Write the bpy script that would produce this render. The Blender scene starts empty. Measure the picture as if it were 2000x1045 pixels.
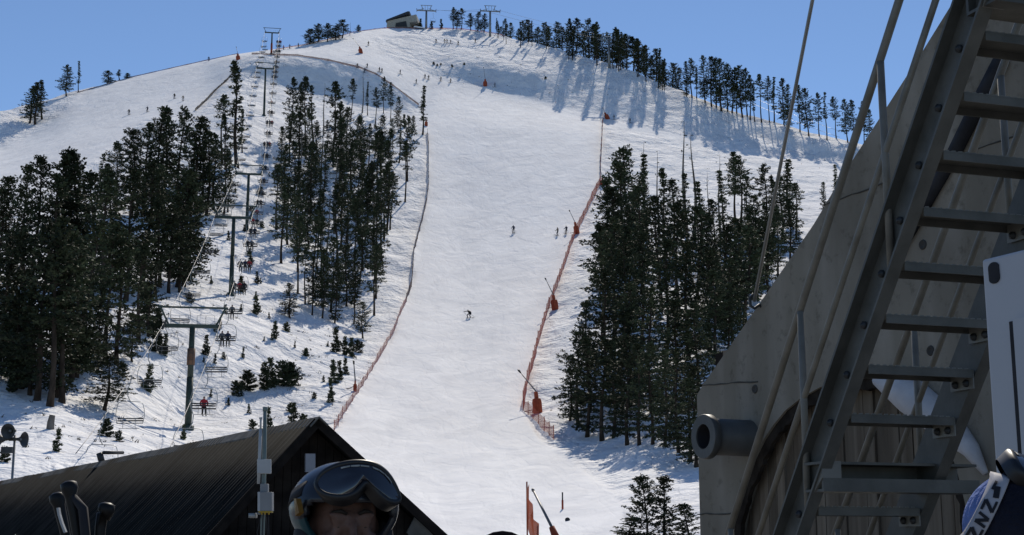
import bpy, math, random
import numpy as np
from mathutils import Vector, Matrix, Quaternion
R = math.radians
scn = bpy.context.scene
COL = scn.collection
rnd = random.Random(11)

# ---------------------------------------------------------------- camera, sky, sun, exposure
FPX, PITCH, EYE = 2747.0, R(11.08), 1.6
CP, SP = math.cos(PITCH), math.sin(PITCH)
cam = bpy.data.objects.new('camera', bpy.data.cameras.new('camera')); COL.objects.link(cam)
cam.data.sensor_width = 36; cam.data.lens = FPX/2000*36
cam.data.clip_start = .1; cam.data.clip_end = 6000
cam.location = (0, 0, EYE); cam.rotation_euler = (R(90)+PITCH, 0, 0)
scn.camera = cam

SUN_EL, SUN_AZ = R(42), R(8)          # azimuth from +Y towards +X
w = bpy.data.worlds.new('World'); scn.world = w; w.use_nodes = True
nt = w.node_tree; bg = nt.nodes['Background']
sky = nt.nodes.new('ShaderNodeTexSky'); sky.sky_type = 'NISHITA'; sky.sun_disc = False
sky.sun_elevation = SUN_EL; sky.sun_rotation = SUN_AZ
sky.altitude = 2200; sky.air_density = 1.0; sky.dust_density = .05; sky.ozone_density = 4.2
nt.links.new(sky.outputs[0], bg.inputs[0]); bg.inputs[1].default_value = .12
sl = bpy.data.lights.new('sun', 'SUN'); so = bpy.data.objects.new('sun', sl); COL.objects.link(so)
sl.energy = 4.0; sl.angle = R(.53); sl.color = (1, .915, .79)
sd = Vector((math.sin(SUN_AZ)*math.cos(SUN_EL), math.cos(SUN_AZ)*math.cos(SUN_EL), math.sin(SUN_EL)))
so.rotation_euler = sd.to_track_quat('Z', 'Y').to_euler(); so.location = (30, 100, 300)
vs = scn.view_settings; vs.view_transform = 'Standard'; vs.look = 'None'; vs.gamma = 1
vs.use_curve_mapping = False; vs.exposure = -.1
scn.cycles.max_bounces = 5; scn.cycles.diffuse_bounces = 3; scn.cycles.transparent_max_bounces = 12
scn.cycles.use_denoising = True

# ---------------------------------------------------------------- helpers
def ray(u, v):
    a = (u-1000)/FPX; b = (522.5-v)/FPX
    return Vector((a, CP-b*SP, SP+b*CP))
def at(u, v, D):
    d = ray(u, v); return Vector((0, 0, EYE))+d*(D/d.y)
def tag(o, label=None, cat=None, group=None, kind=None):
    if label: o['label'] = label
    if cat: o['category'] = cat
    if group: o['group'] = group
    if kind: o['kind'] = kind
    return o
def empty(name, loc=(0, 0, 0), rz=0):
    o = bpy.data.objects.new(name, None); COL.objects.link(o); o.location = loc
    o.rotation_euler = (0, 0, rz); o.empty_display_size = .3; return o
def link(name, me, parent=None, mats=None):
    o = bpy.data.objects.new(name, me); COL.objects.link(o)
    if parent: o.parent = parent
    if mats:
        for m in (mats if isinstance(mats, (list, tuple)) else [mats]): me.materials.append(m)
    return o
def kids(o): return [c for c in bpy.data.objects if c.parent == o]
def copy_tree(o, children, parent=None):
    c = o.copy(); COL.objects.link(c); c.parent = parent
    for ch in children.get(o.name, []): copy_tree(ch, children, c)
    return c
def child_map():
    m = {}
    for o in bpy.data.objects:
        if o.parent: m.setdefault(o.parent.name, []).append(o)
    return m

class MB:
    def __init__(s): s.v = []; s.f = []; s.mi = []
    def add(s, vs, fs, m=0):
        b = len(s.v); s.v += [tuple(x) for x in vs]
        s.f += [tuple(i+b for i in f) for f in fs]; s.mi += [m]*len(fs)
    def box(s, c, size, M=None, m=0):
        x, y, z = (q/2 for q in size); c = Vector(c)
        P = [Vector(p) for p in ((-x,-y,-z),(x,-y,-z),(x,y,-z),(-x,y,-z),(-x,-y,z),(x,-y,z),(x,y,z),(-x,y,z))]
        if M is not None: P = [M @ p for p in P]
        s.add([c+p for p in P], [(3,2,1,0),(4,5,6,7),(0,1,5,4),(1,2,6,5),(2,3,7,6),(3,0,4,7)], m)
    def bar(s, a, b, wd, th, up=(0, 0, 1), m=0):
        a = Vector(a); b = Vector(b); d = b-a; L = d.length; z = d/L
        x = Vector(up).cross(z)
        if x.length < 1e-4: x = Vector((1, 0, 0)).cross(z)
        x.normalize(); y = z.cross(x)
        M = Matrix((x, y, z)).transposed()
        s.box((a+b)/2, (wd, th, L), M, m)
    def tube(s, pts, r, n=6, m=0, cap=True):
        pts = [Vector(p) for p in pts]; k = len(pts)
        rs = r if isinstance(r, (list, tuple)) else [r]*k
        vs = []; X = None
        for i, p in enumerate(pts):
            t = (pts[min(i+1, k-1)]-pts[max(i-1, 0)]).normalized()
            if X is None:
                X = t.orthogonal().normalized()
            X = (X-t*X.dot(t)).normalized(); Y = t.cross(X)
            for j in range(n):
                a = 2*math.pi*j/n; vs.append(p+(X*math.cos(a)+Y*math.sin(a))*rs[i])
        fs = []
        for i in range(k-1):
            for j in range(n):
                j2 = (j+1) % n; fs.append((i*n+j, i*n+j2, (i+1)*n+j2, (i+1)*n+j))
        if cap: fs += [tuple(range(n-1, -1, -1)), tuple((k-1)*n+j for j in range(n))]
        s.add(vs, fs, m)
    def lathe(s, c, axis, prof, n=24, m=0, close=False):
        c = Vector(c); z = Vector(axis).normalized(); x = z.orthogonal().normalized(); y = z.cross(x)
        vs = [c+z*h+(x*math.cos(2*math.pi*j/n)+y*math.sin(2*math.pi*j/n))*r for (r, h) in prof for j in range(n)]
        fs = []; K = len(prof)
        for i in range(K if close else K-1):
            i2 = (i+1) % K
            for j in range(n):
                j2 = (j+1) % n; fs.append((i*n+j, i*n+j2, i2*n+j2, i2*n+j))
        s.add(vs, fs, m)
    def ell(s, c, r, M=None, nu=14, nv=9, m=0):
        c = Vector(c); vs = []; fs = []
        for i in range(nv+1):
            th = math.pi*i/nv
            for j in range(nu):
                ph = 2*math.pi*j/nu
                p = Vector((r[0]*math.sin(th)*math.cos(ph), r[1]*math.sin(th)*math.sin(ph), r[2]*math.cos(th)))
                vs.append(c+(M @ p if M is not None else p))
        for i in range(nv):
            for j in range(nu):
                j2 = (j+1) % nu
                f = (i*nu+j, (i+1)*nu+j, (i+1)*nu+j2, i*nu+j2)
                if i == 0: f = (j, nu+j, nu+j2)
                if i == nv-1: f = (i*nu+j, (i+1)*nu+j, i*nu+j2)
                fs.append(f)
        s.add(vs, fs, m)
    def prism(s, poly, d, m=0):
        import bmesh
        n = len(poly); d = Vector(d)
        P = [Vector(p) for p in poly]
        s.add(P+[p+d for p in P], [tuple(range(n)), tuple(range(2*n-1, n-1, -1))]+[(i, (i+1) % n+0, (i+1) % n+n, i+n)[::-1] for i in range(n)], m)
    def mesh(s, name, smooth=False):
        me = bpy.data.meshes.new(name); me.from_pydata(s.v, [], s.f)
        me.polygons.foreach_set('material_index', s.mi)
        if smooth: me.polygons.foreach_set('use_smooth', [True]*len(s.f))
        me.update(); return me
    def obj(s, name, mats, parent=None, smooth=False):
        return link(name, s.mesh(name, smooth), parent, mats)

def fixnormals(o):
    import bmesh
    b = bmesh.new(); b.from_mesh(o.data); bmesh.ops.recalc_face_normals(b, faces=b.faces); b.to_mesh(o.data); b.free(); return o
def bevel(o, wd, seg=2):
    md = o.modifiers.new('bevel', 'BEVEL'); md.width = wd; md.segments = seg; md.limit_method = 'ANGLE'; return o

def mat(name, c, c2=None, rough=.7, metal=0, scale=6., bump=0, bscale=40., spec=.3, contrast=(.35, .65), detail=5, rnd_obj=0, stretch=None):
    m = bpy.data.materials.new(name); m.use_nodes = True; t = m.node_tree; b = t.nodes['Principled BSDF']
    b.inputs['Base Color'].default_value = (*c, 1); b.inputs['Roughness'].default_value = rough
    b.inputs['Metallic'].default_value = metal; b.inputs['Specular IOR Level'].default_value = spec
    tc = t.nodes.new('ShaderNodeTexCoord'); vec = tc.outputs['Object']
    if stretch:
        mp = t.nodes.new('ShaderNodeMapping'); mp.inputs['Scale'].default_value = stretch
        t.links.new(vec, mp.inputs[0]); vec = mp.outputs[0]
    if c2 is not None:
        n = t.nodes.new('ShaderNodeTexNoise'); n.inputs['Scale'].default_value = scale; n.inputs['Detail'].default_value = detail
        t.links.new(vec, n.inputs['Vector'])
        rp = t.nodes.new('ShaderNodeValToRGB'); rp.color_ramp.elements[0].position = contrast[0]; rp.color_ramp.elements[1].position = contrast[1]
        rp.color_ramp.elements[0].color = (*c, 1); rp.color_ramp.elements[1].color = (*c2, 1)
        t.links.new(n.outputs['Fac'], rp.inputs[0]); out = rp.outputs[0]
        if rnd_obj:
            oi = t.nodes.new('ShaderNodeObjectInfo'); hs = t.nodes.new('ShaderNodeHueSaturation')
            mr = t.nodes.new('ShaderNodeMapRange'); mr.inputs[3].default_value = 1-rnd_obj; mr.inputs[4].default_value = 1+rnd_obj
            t.links.new(oi.outputs['Random'], mr.inputs[0]); t.links.new(mr.outputs[0], hs.inputs['Value'])
            t.links.new(out, hs.inputs['Color']); out = hs.outputs[0]
        t.links.new(out, b.inputs['Base Color'])
    if bump:
        n2 = t.nodes.new('ShaderNodeTexNoise'); n2.inputs['Scale'].default_value = bscale; n2.inputs['Detail'].default_value = 4
        t.links.new(vec, n2.inputs['Vector'])
        bp = t.nodes.new('ShaderNodeBump'); bp.inputs['Strength'].default_value = bump; bp.inputs['Distance'].default_value = .02
        t.links.new(n2.outputs['Fac'], bp.inputs['Height']); t.links.new(bp.outputs[0], b.inputs['Normal'])
    return m

# ---------------------------------------------------------------- numeric helpers
def slopes(x, y):
    h = np.diff(x); d = np.diff(y)/h; m = np.zeros(len(x))
    for i in range(1, len(x)-1):
        if d[i-1]*d[i] > 0:
            w1 = 2*h[i]+h[i-1]; w2 = h[i]+2*h[i-1]; m[i] = (w1+w2)/(w1/d[i-1]+w2/d[i])
    m[0] = d[0]; m[-1] = d[-1]; return m
def pchip(x, y, q, m=None):
    x = np.asarray(x, float); y = np.asarray(y, float); q = np.asarray(q, float)
    if m is None: m = slopes(x, y)
    i = np.clip(np.searchsorted(x, q, side='right')-1, 0, len(x)-2)
    h = x[i+1]-x[i]; t = np.clip((q-x[i])/h, 0, 1)
    return (2*t**3-3*t**2+1)*y[i]+(t**3-2*t**2+t)*h*m[i]+(-2*t**3+3*t**2)*y[i+1]+(t**3-t**2)*h*m[i+1]
def vnoise(x, y, seed=0):
    xi = np.floor(x).astype(np.int64); yi = np.floor(y).astype(np.int64); fx = x-xi; fy = y-yi
    def h(a, b):
        n = (a*374761393+b*668265263+seed*974711) & 0xffffffff
        n = ((n ^ (n >> 13))*1274126177) & 0xffffffff
        n = (n ^ (n >> 16)) & 0xffff
        return n/32767.5-1
    sx = fx*fx*fx*(fx*(fx*6-15)+10); sy = fy*fy*fy*(fy*(fy*6-15)+10)
    a = h(xi, yi); b = h(xi+1, yi); c = h(xi, yi+1); d = h(xi+1, yi+1)
    return (a+(b-a)*sx)*(1-sy)+(c+(d-c)*sx)*sy
def inpoly(U, V, poly):
    r = np.zeros(U.shape, bool); n = len(poly)
    for i in range(n):
        (x1, y1), (x2, y2) = poly[i], poly[(i+1) % n]
        if y1 == y2: continue
        c = ((y1 > V) != (y2 > V)) & (U < (x2-x1)*(V-y1)/(y2-y1)+x1); r ^= c
    return r

# ---------------------------------------------------------------- terrain: surveyed break lines (direction, height angle, distance)
FEAT = [
 [(-900,1126,68),(2900,1126,68)],
 [(-900,930,76),(0,925,80),(250,900,92),(400,905,102),(560,905,104),(700,975,96),(870,1045,88),(1100,1045,85),(1350,1010,82),(1700,1000,80),(2900,1000,78)],
 [(-900,800,104),(0,800,108),(110,785,113),(250,810,120),(367,843,130),(520,845,132),(650,835,138),(760,865,136),(900,890,130),(1030,850,142),(1100,848,141),(1180,850,138),(1260,872,124),(1350,905,112),(1700,860,108),(2900,860,106)],
 [(-900,640,134),(0,640,138),(200,640,148),(450,640,173),(580,630,196),(700,640,208),(900,617,230),(1060,640,216),(1170,680,184),(1340,740,154),(1700,700,150),(2900,700,146)],
 [(-900,430,228),(0,440,226),(250,440,238),(450,445,255),(600,440,285),(700,440,300),(900,447,310),(1130,445,305),(1230,470,280),(1300,480,270),(1500,500,252),(1700,490,240),(2900,480,230)],
 [(-900,320,326),(0,325,328),(250,268,352),(450,232,362),(560,245,384),(700,258,402),(900,250,420),(1170,262,412),(1300,318,378),(1500,350,362),(1700,372,338),(2900,420,300)],
 [(-900,290,378),(0,282,392),(60,262,408),(130,232,418),(250,200,434),(400,176,438),(450,164,434),(500,158,448),(560,165,453),(600,172,453),(640,185,451),(700,205,449),(760,216,447),(800,222,446),(826,210,454),(858,155,498),(950,168,494),(1050,190,479),(1180,226,452),(1250,246,436),(1400,278,427),(1500,304,415),(1650,336,384),(1800,360,380),(2900,410,330)],
 [(-900,262,400),(0,236,412),(60,228,432),(130,205,442),(250,176,460),(400,134,486),(450,117,482),(500,111,471),(560,110,473),(640,119,471),(700,131,473),(760,165,463),(800,190,460),(826,202,460),(858,140,510),(900,120,517),(950,121,511),(1050,142,496),(1180,176,478),(1250,196,463),(1400,236,453),(1500,272,441),(1650,322,403),(1800,345,386),(2900,395,340)],
 [(-900,250,410),(0,228,424),(60,213,442),(130,192,456),(250,160,480),(400,122,502),(450,109,500),(560,100,494),(640,90,508),(700,80,524),(780,78,548),(850,82,556),(950,88,552),(1100,117,512),(1250,165,478),(1400,218,461),(1500,252,449),(1650,290,412),(1800,325,395),(2900,385,348)],
 [(-900,240,420),(0,218,434),(60,203,452),(130,182,468),(250,152,492),(350,130,506),(465,105,512),(530,97,506),(600,86,520),(690,63,550),(740,56,574),(800,54,592),(870,56,598),(960,65,588),(1100,97,528),(1250,144,490),(1400,205,470),(1550,252,450),(1690,285,420),(2000,330,402),(2900,380,356)],
]
FU = np.arange(-900, 2901, 2.)
def smooth1(y, n=7):
    for _ in range(2):
        c = np.cumsum(np.pad(y, (n+1, n), 'edge')); y = (c[2*n+1:]-c[:-2*n-1])/(2*n+1)
    return y
FT = []
for f in FEAT:
    a = np.array(f, float); FT.append((smooth1(np.interp(FU, a[:, 0], a[:, 1]), 7 if f is not FEAT[-1] else 3), smooth1(np.interp(FU, a[:, 0], a[:, 2]), 7)))
def column(u):
    v = [float(np.interp(u, FU, k[0])) for k in FT]; d = [float(np.interp(u, FU, k[1])) for k in FT]
    V = [v[0]]; D = [d[0]]
    for i in range(1, len(v)):                    # strictly rising line, strictly growing distance
        V.append(min(v[i], V[-1]-2.)); D.append(max(d[i], D[-1]+.8))
    return np.array(V[::-1]), np.array(D[::-1])
def depth(u, v):
    V, D = column(u); return float(pchip(V, D, np.array([v]))[0])
PISTES = [
 [(560,1200),(600,935),(655,842),(700,775),(735,712),(770,645),(803,560),(815,470),(830,400),(834,265),(822,207),(765,165),(705,131),(640,116),(560,107),(490,106),(465,112),(455,104),(540,94),(600,84),(690,60),(740,52),(800,60),(720,75),(735,100),(800,132),(855,153),(950,168),(1050,191),(1180,227),(1250,247),(1400,279),(1660,338),(1660,345),(1400,290),(1180,245),(1176,355),(1132,440),(1100,530),(1075,590),(1050,680),(1022,800),(1060,860),(1200,960),(1320,1200)],
 [(470,106),(350,128),(250,150),(160,182),(110,230),(60,262),(0,292),(-300,300),(-300,420),(0,420),(150,340),(280,235),(380,216),(455,147)],
]
def dz(x, y, g):
    x = np.asarray(x, float); y = np.asarray(y, float)
    xs = x+3*vnoise(x/17, y/17, 3); ys = y+3*vnoise(x/19, y/19, 4)
    rough = .55*vnoise(xs/13, ys/16, 1)+.30*vnoise(xs/5.3, ys/8.1, 2)+.14*vnoise(xs/2.3, ys/4.0, 5)
    fine = .12*vnoise(xs/14, ys/26, 6)+.03*vnoise(xs/4.5, ys/16, 7)
    k = np.clip((y-80)/40, .15, 1)
    return (rough*(1-g)+fine*g)*k
us = np.concatenate([np.linspace(-900, -60, 60), np.arange(-46, 1716, 2.4), np.linspace(1730, 2900, 60)])
NR = 520; NC = len(us)
VV = np.zeros((NC, NR)); DD = np.zeros((NC, NR))
for i, u in enumerate(us):
    V, D = column(u)
    VV[i] = np.linspace(V[-1], V[0], NR); DD[i] = pchip(V, D, VV[i])
UU = np.repeat(us[:, None], NR, 1)
G = np.zeros(UU.shape)
for p in PISTES: G = np.maximum(G, inpoly(UU, VV, p))
def blur(a, n, ax):
    k = 2*n+1; pad = [(0, 0), (0, 0)]; pad[ax] = (n+1, n); c = np.cumsum(np.pad(a, pad, 'edge'), axis=ax)
    return (np.take(c, range(k, c.shape[ax]), ax)-np.take(c, range(0, c.shape[ax]-k), ax))/k
for _ in range(2): G = blur(blur(G, 2, 0), 2, 1)
A = (UU-1000)/FPX; B = (522.5-VV)/FPX; dy = CP-B*SP; T = DD/dy
X = A*T; Y = DD.copy(); Z = EYE+(SP+B*CP)*T
SOFT = .0
for _ in range(2): Z = blur(blur(Z, 1, 0), 1, 1)*(1-SOFT)+Z*SOFT if SOFT else Z
Z = Z+dz(X, Y, G)
GI = {'g': G}
def ground(u, v, exact=False):
    D = depth(u, v); p = at(u, v, D)
    i = int(np.argmin(abs(us-u))); j = int(np.argmin(abs(VV[i]-v)))
    return Vector((X[i, j], Y[i, j], Z[i, j]))
# the far side of the ridge
xb = []; yb = []; zb = []; 
for (dd, fz) in ((12, lambda q: .30*q), (35, lambda q: 2.5), (90, lambda q: -10), (220, lambda q: -70), (600, lambda q: -240), (1500, lambda q: -420)):
    s = (DD[:, -1]+dd)/DD[:, -1]; xb.append(X[:, -1]*s); yb.append(Y[:, -1]*s); zb.append(Z[:, -1]+fz(dd))
XA = np.concatenate([X, np.array(xb).T], 1); YA = np.concatenate([Y, np.array(yb).T], 1); ZA = np.concatenate([Z, np.array(zb).T], 1)
GA = np.concatenate([G, np.zeros((NC, 6))], 1); NT = NR+6
me = bpy.data.meshes.new('snow_mountain')
co = np.stack([XA, YA, ZA], -1).reshape(-1, 3)
ii = np.arange(NC*NT).reshape(NC, NT)
quads = np.stack([ii[:-1, :-1], ii[1:, :-1], ii[1:, 1:], ii[:-1, 1:]], -1).reshape(-1, 4)
me.vertices.add(len(co)); me.vertices.foreach_set('co', co.astype(np.float32).ravel())
me.loops.add(quads.size); me.loops.foreach_set('vertex_index', quads.astype(np.int32).ravel())
me.polygons.add(len(quads)); me.polygons.foreach_set('loop_start', np.arange(0, quads.size, 4, dtype=np.int32))
me.polygons.foreach_set('use_smooth', np.ones(len(quads), bool))
me.update(calc_edges=True)
at_ = me.attributes.new('groomed', 'FLOAT', 'POINT'); at_.data.foreach_set('value', GA.astype(np.float32).ravel())

def snow_material():
    m = bpy.data.materials.new('mountain_snow'); m.use_nodes = True; t = m.node_tree; L = t.links.new
    b = t.nodes['Principled BSDF']; b.inputs['Roughness'].default_value = .9; b.inputs['Specular IOR Level'].default_value = .25
    tc = t.nodes.new('ShaderNodeTexCoord'); at2 = t.nodes.new('ShaderNodeAttribute'); at2.attribute_name = 'groomed'
    def noise(sc, det, rough=.55, dist=0, scale=None):
        n = t.nodes.new('ShaderNodeTexNoise'); n.inputs['Scale'].default_value = sc; n.inputs['Detail'].default_value = det
        n.inputs['Roughness'].default_value = rough; n.inputs['Distortion'].default_value = dist
        src = tc.outputs['Object']
        if scale:
            mp = t.nodes.new('ShaderNodeMapping'); mp.inputs['Scale'].default_value = scale; L(src, mp.inputs[0]); src = mp.outputs[0]
        L(src, n.inputs['Vector']); return n.outputs['Fac']
    def ma(op, a, b_):
        q = t.nodes.new('ShaderNodeMath'); q.operation = op
        for i, s in enumerate((a, b_)):
            if isinstance(s, (int, float)): q.inputs[i].default_value = s
            else: L(s, q.inputs[i])
        return q.outputs[0]
    # groomed: soft mottling and faint curved ski tracks; ungroomed: wind crust, old tracks, lumps
    g1 = noise(.24, 5, .58, .6, (1, .5, .5)); g2 = noise(.9, 3, .55, .6, (1.3, .18, .18))
    gh = ma('SUBTRACT', ma('ADD', ma('MULTIPLY', g1, .55), ma('MULTIPLY', g2, .05)), .30)
    def ridges(n, wd, amp):
        q = ma('ABSOLUTE', ma('SUBTRACT', n, .5), 0); mr = t.nodes.new('ShaderNodeMapRange'); mr.inputs[1].default_value = 0; mr.inputs[2].default_value = wd; mr.inputs[3].default_value = -amp; mr.inputs[4].default_value = 0
        L(q, mr.inputs[0]); return mr.outputs[0]
    gh = ma('ADD', gh, ma('ADD', ridges(noise(.22, 2, .4, .9, (1, .3, .3)), .05, .03), ridges(noise(.33, 1, .4, 1.0, (1, .22, .22)), .05, .025)))
    r1 = noise(.26, 6, .56, .35, (1, .62, .62)); r2 = noise(1.1, 3, .55, .3)
    wv = t.nodes.new('ShaderNodeTexWave'); wv.inputs['Scale'].default_value = .16; wv.inputs['Distortion'].default_value = 14
    wv.inputs['Detail'].default_value = 3; wv.inputs['Detail Scale'].default_value = .6; L(tc.outputs['Object'], wv.inputs['Vector'])
    tr = t.nodes.new('ShaderNodeMapRange'); tr.inputs[1].default_value = .0; tr.inputs[2].default_value = .12; tr.inputs[3].default_value = -1; tr.inputs[4].default_value = 0
    L(wv.outputs['Fac'], tr.inputs[0])
    rh = ma('SUBTRACT', ma('ADD', ma('ADD', ma('MULTIPLY', r1, 2.3), ma('MULTIPLY', r2, .34)), ma('MULTIPLY', tr.outputs[0], .07)), 1.32)
    mx = t.nodes.new('ShaderNodeMix'); L(at2.outputs['Fac'], mx.inputs[0]); L(rh, mx.inputs[2]); L(gh, mx.inputs[3])
    bp = t.nodes.new('ShaderNodeBump'); bp.inputs['Strength'].default_value = .75; bp.inputs['Distance'].default_value = 1.0
    L(mx.outputs[0], bp.inputs['Height']); L(bp.outputs[0], b.inputs['Normal'])
    c = noise(.17, 7, .68, .8, (1, .55, .55)); rp = t.nodes.new('ShaderNodeValToRGB')
    rp.color_ramp.elements[0].color = (.76, .765, .78, 1); rp.color_ramp.elements[1].color = (.92, .92, .92, 1); rp.color_ramp.elements[0].position = .32; rp.color_ramp.elements[1].position = .62
    L(c, rp.inputs[0]); L(rp.outputs[0], b.inputs['Base Color'])
    return m
tag(link('snow_mountain', me, None, snow_material()), kind='structure')
mb = MB(); mb.add([(-150, -60, 0), (150, -60, 0), (150, 72, 0), (-150, 72, 0)], [(0, 1, 2, 3)])
tag(mb.obj('forecourt_ground', mat('trodden_snow', (.20, .19, .175), (.30, .285, .265), .5, scale=.6, bump=.3, bscale=5)), kind='structure')

# ---------------------------------------------------------------- trees
M_LEAF = mat('pine_needles', (.022, .031, .018), (.066, .080, .042), .75, scale=1.1, spec=.12, rnd_obj=.4)
M_BARK = mat('pine_bark', (.03, .023, .018), (.07, .054, .042), .9, scale=3, bump=.5, bscale=9, spec=.1, stretch=(1, 1, .3))
M_DEAD = mat('dead_wood', (.09, .08, .07), (.2, .18, .16), .9, scale=3, spec=.1, stretch=(1, 1, .3))
def tree_proto(seed, H, base, width, kind):
    """trunk + crown meshes of a mountain pine of height H; base = bare fraction; width = crown radius."""
    r = random.Random(seed); t = MB(); V = []; F = []
    lean = (r.uniform(-.03, .03), r.uniform(-.03, .03)); ph = r.uniform(0, 6)
    def ax(z): return Vector((lean[0]*z+.12*math.sin(z*.5+ph), lean[1]*z+.12*math.cos(z*.43+ph), z))
    n = 9; r0 = .0125*H+.03
    t.tube([ax(-.4+(H+.3)*i/n) for i in range(n+1)], [r0*(1.25 if i == 0 else 1)*(1-i/n*.92) for i in range(n+1)], 7)
    def tuft(p, d, s, k):
        for _ in range(k):
            q = Vector((r.gauss(0, 1), r.gauss(0, 1), r.gauss(.25, .8)))+d*1.1; q.normalize()
            sdv = q.cross(Vector((r.gauss(0, 1), r.gauss(0, 1), r.gauss(0, 1)))).normalized()
            l = s*r.uniform(.7, 1.25); wd = s*r.uniform(.22, .38); b = len(V)
            o = p+Vector((r.gauss(0, .3*s), r.gauss(0, .3*s), r.gauss(0, .25*s)))
            V.extend([o-sdv*wd*.5, o+q*l*.55+sdv*wd, o+q*l, o+q*l*.5-sdv*wd]); F.append((b, b+1, b+2, b+3))
    if kind == 'snag':
        z = H*.25
        while z < H*.97:
            a = r.uniform(0, 6.28); l = r.uniform(.25, .9)*(1.15-z/H)
            t.tube([ax(z), ax(z)+Vector((math.cos(a)*l, math.sin(a)*l, r.uniform(-.2, .25)*l))], [.035, .01], 4); z += r.uniform(.15, .5)
            if r.random() < .35 and z > H*.45: tuft(ax(z)+Vector((math.cos(a)*l*.8, math.sin(a)*l*.8, 0)), Vector((math.cos(a), math.sin(a), .3)), .22, 3)
    else:
        z0 = H*base; z = z0; sp = H*.034; holes = [(r.uniform(0, 6.28), r.uniform(.1, .9)) for _ in range(7)]
        while z < H*.985:
            tt = (z-z0)/(H-z0)
            if kind == 'young': prof = (1-tt)**.85*(.8+.2*min(1, tt*6))
            elif kind == 'high': prof = max(.1, math.sin(math.pi*min(1, .18+tt*.84))**.7)*(1.05-.4*tt)
            elif kind == 'thin': prof = (1-tt)**.6*(.55+.45*r.random())
            elif kind == 'bush': prof = max(.05, 1-tt**2)**.6
            else: prof = min(1, .6+tt*2.2)*(1-tt)**.5*1.1
            nb = r.choice((4, 5, 5, 6)) if kind != 'thin' else r.choice((3, 4))
            a0 = r.uniform(0, 6.28)
            for k in range(nb):
                a = a0+k*6.283/nb+r.uniform(-.4, .4)
                if any(abs(((a-h+3.14) % 6.283)-3.14) < .5 and abs(tt-q) < .09 for h, q in holes): continue
                l = max(.18, width*prof*r.uniform(.42, 1.25))
                up = .1+.75*tt+r.uniform(-.2, .15)
                d = Vector((math.cos(a), math.sin(a), up)).normalized()
                if kind in ('dense', 'high') and tt < .4: d = Vector((math.cos(a), math.sin(a), up-.35)).normalized()
                p0 = ax(z+r.uniform(-.1, .1))
                tip = p0+d*l+Vector((0, 0, .12*l*l/max(width, .5)))
                if l > .5: t.tube([p0, (p0+tip)/2-Vector((0, 0, .06*l)), tip], [.012*H*.18+.012, .018, .008], 4, cap=False)
                m_ = max(2, int(l/(H*.0215)))
                for q in range(m_+1):
                    f = .28+.72*q/m_
                    pos = p0.lerp(tip, f); side = d.cross(Vector((0, 0, 1))); sw = .33*l*(1-.55*f)*r.uniform(-1, 1)
                    s = H*.0195*r.uniform(.8, 1.25) if kind not in ('young', 'bush') else H*.075*r.uniform(.7, 1.2)
                    tuft(pos+side*sw, d, s, 8 if kind not in ('young', 'bush') else 5)
            z += sp*r.uniform(.75, 1.3) if kind not in ('young', 'bush') else H*.085
        tuft(ax(H*.97), Vector((0, 0, 1)), H*.03, 8)
    cm = bpy.data.meshes.new('crown')
    if V:
        cm.from_pydata([tuple(v) for v in V], [], F); cm.update()
    tm = t.mesh('trunk', True)
    tm.materials.append(M_DEAD if kind == 'snag' else M_BARK); cm.materials.append(M_LEAF)
    return tm, cm, H
PROTO = {
 'd': [tree_proto(s, 14, b, wd, 'dense') for s, b, wd in ((1, .10, 2.3), (2, .16, 2.1), (3, .22, 2.6), (4, .08, 1.9), (5, .26, 2.2), (6, .3, 2.0), (7, .12, 2.8), (8, .36, 1.8))],
 'h': [tree_proto(s, 14, b, wd, 'high') for s, b, wd in ((11, .45, 1.9), (12, .55, 1.7), (13, .38, 2.2), (14, .5, 2.0))],
 't': [tree_proto(s, 14, b, wd, 'thin') for s, b, wd in ((21, .30, 1.1), (22, .45, 1.0), (23, .2, 1.2))],
 's': [tree_proto(s, 13, .3, .8, 'snag') for s in (31, 32, 33)],
 'y': [tree_proto(s, 3, .05, wd, 'young') for s, wd in ((41, .75), (42, .9), (43, .65))],
 'b': [tree_proto(s, 2.2, .02, wd, 'bush') for s, wd in ((51, .9), (52, 1.1))],
}
STANDS = {}
def plant(u, vt, vb, kind, label, group=None, wide=1., name=None, cat=None, i=None, base=None):
    p = base or ground(u, vb)
    hpx = (vb-vt); Dc = p.y*CP+(p.z-EYE)*SP
    h = hpx*Dc/FPX*1.04
    i = rnd.randrange(len(PROTO[kind])) if i is None else i % len(PROTO[kind])
    tm, cm, H = PROTO[kind][i]; s = h/H
    nm = name or {'d': 'pine_tree', 'h': 'pine_tree', 't': 'pine_tree', 's': 'dead_tree', 'y': 'young_pine', 'b': 'pine_shrub'}[kind]
    o = empty(nm, p-Vector((0, 0, .1)), rnd.uniform(0, 6.28)); ww = s*wide*rnd.uniform(.9, 1.15)
    if kind not in 'yb': ww = max(ww, .62*wide) if s < 1 else ww
    o.scale = (ww, ww*rnd.uniform(.85, 1.15), s)
    if kind not in 'yb': o.rotation_euler = (rnd.gauss(0, .018), rnd.gauss(0, .018), o.rotation_euler.z)
    tag(o, label, cat or {'y': 'young pine', 'b': 'shrub', 's': 'dead tree'}.get(kind, 'pine tree'), group)
    link('trunk', tm, o)
    if len(cm.polygons): link('crown', cm, o)
    STANDS.setdefault(group, []).append((u, vb, kind, o))
    return o

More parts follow.
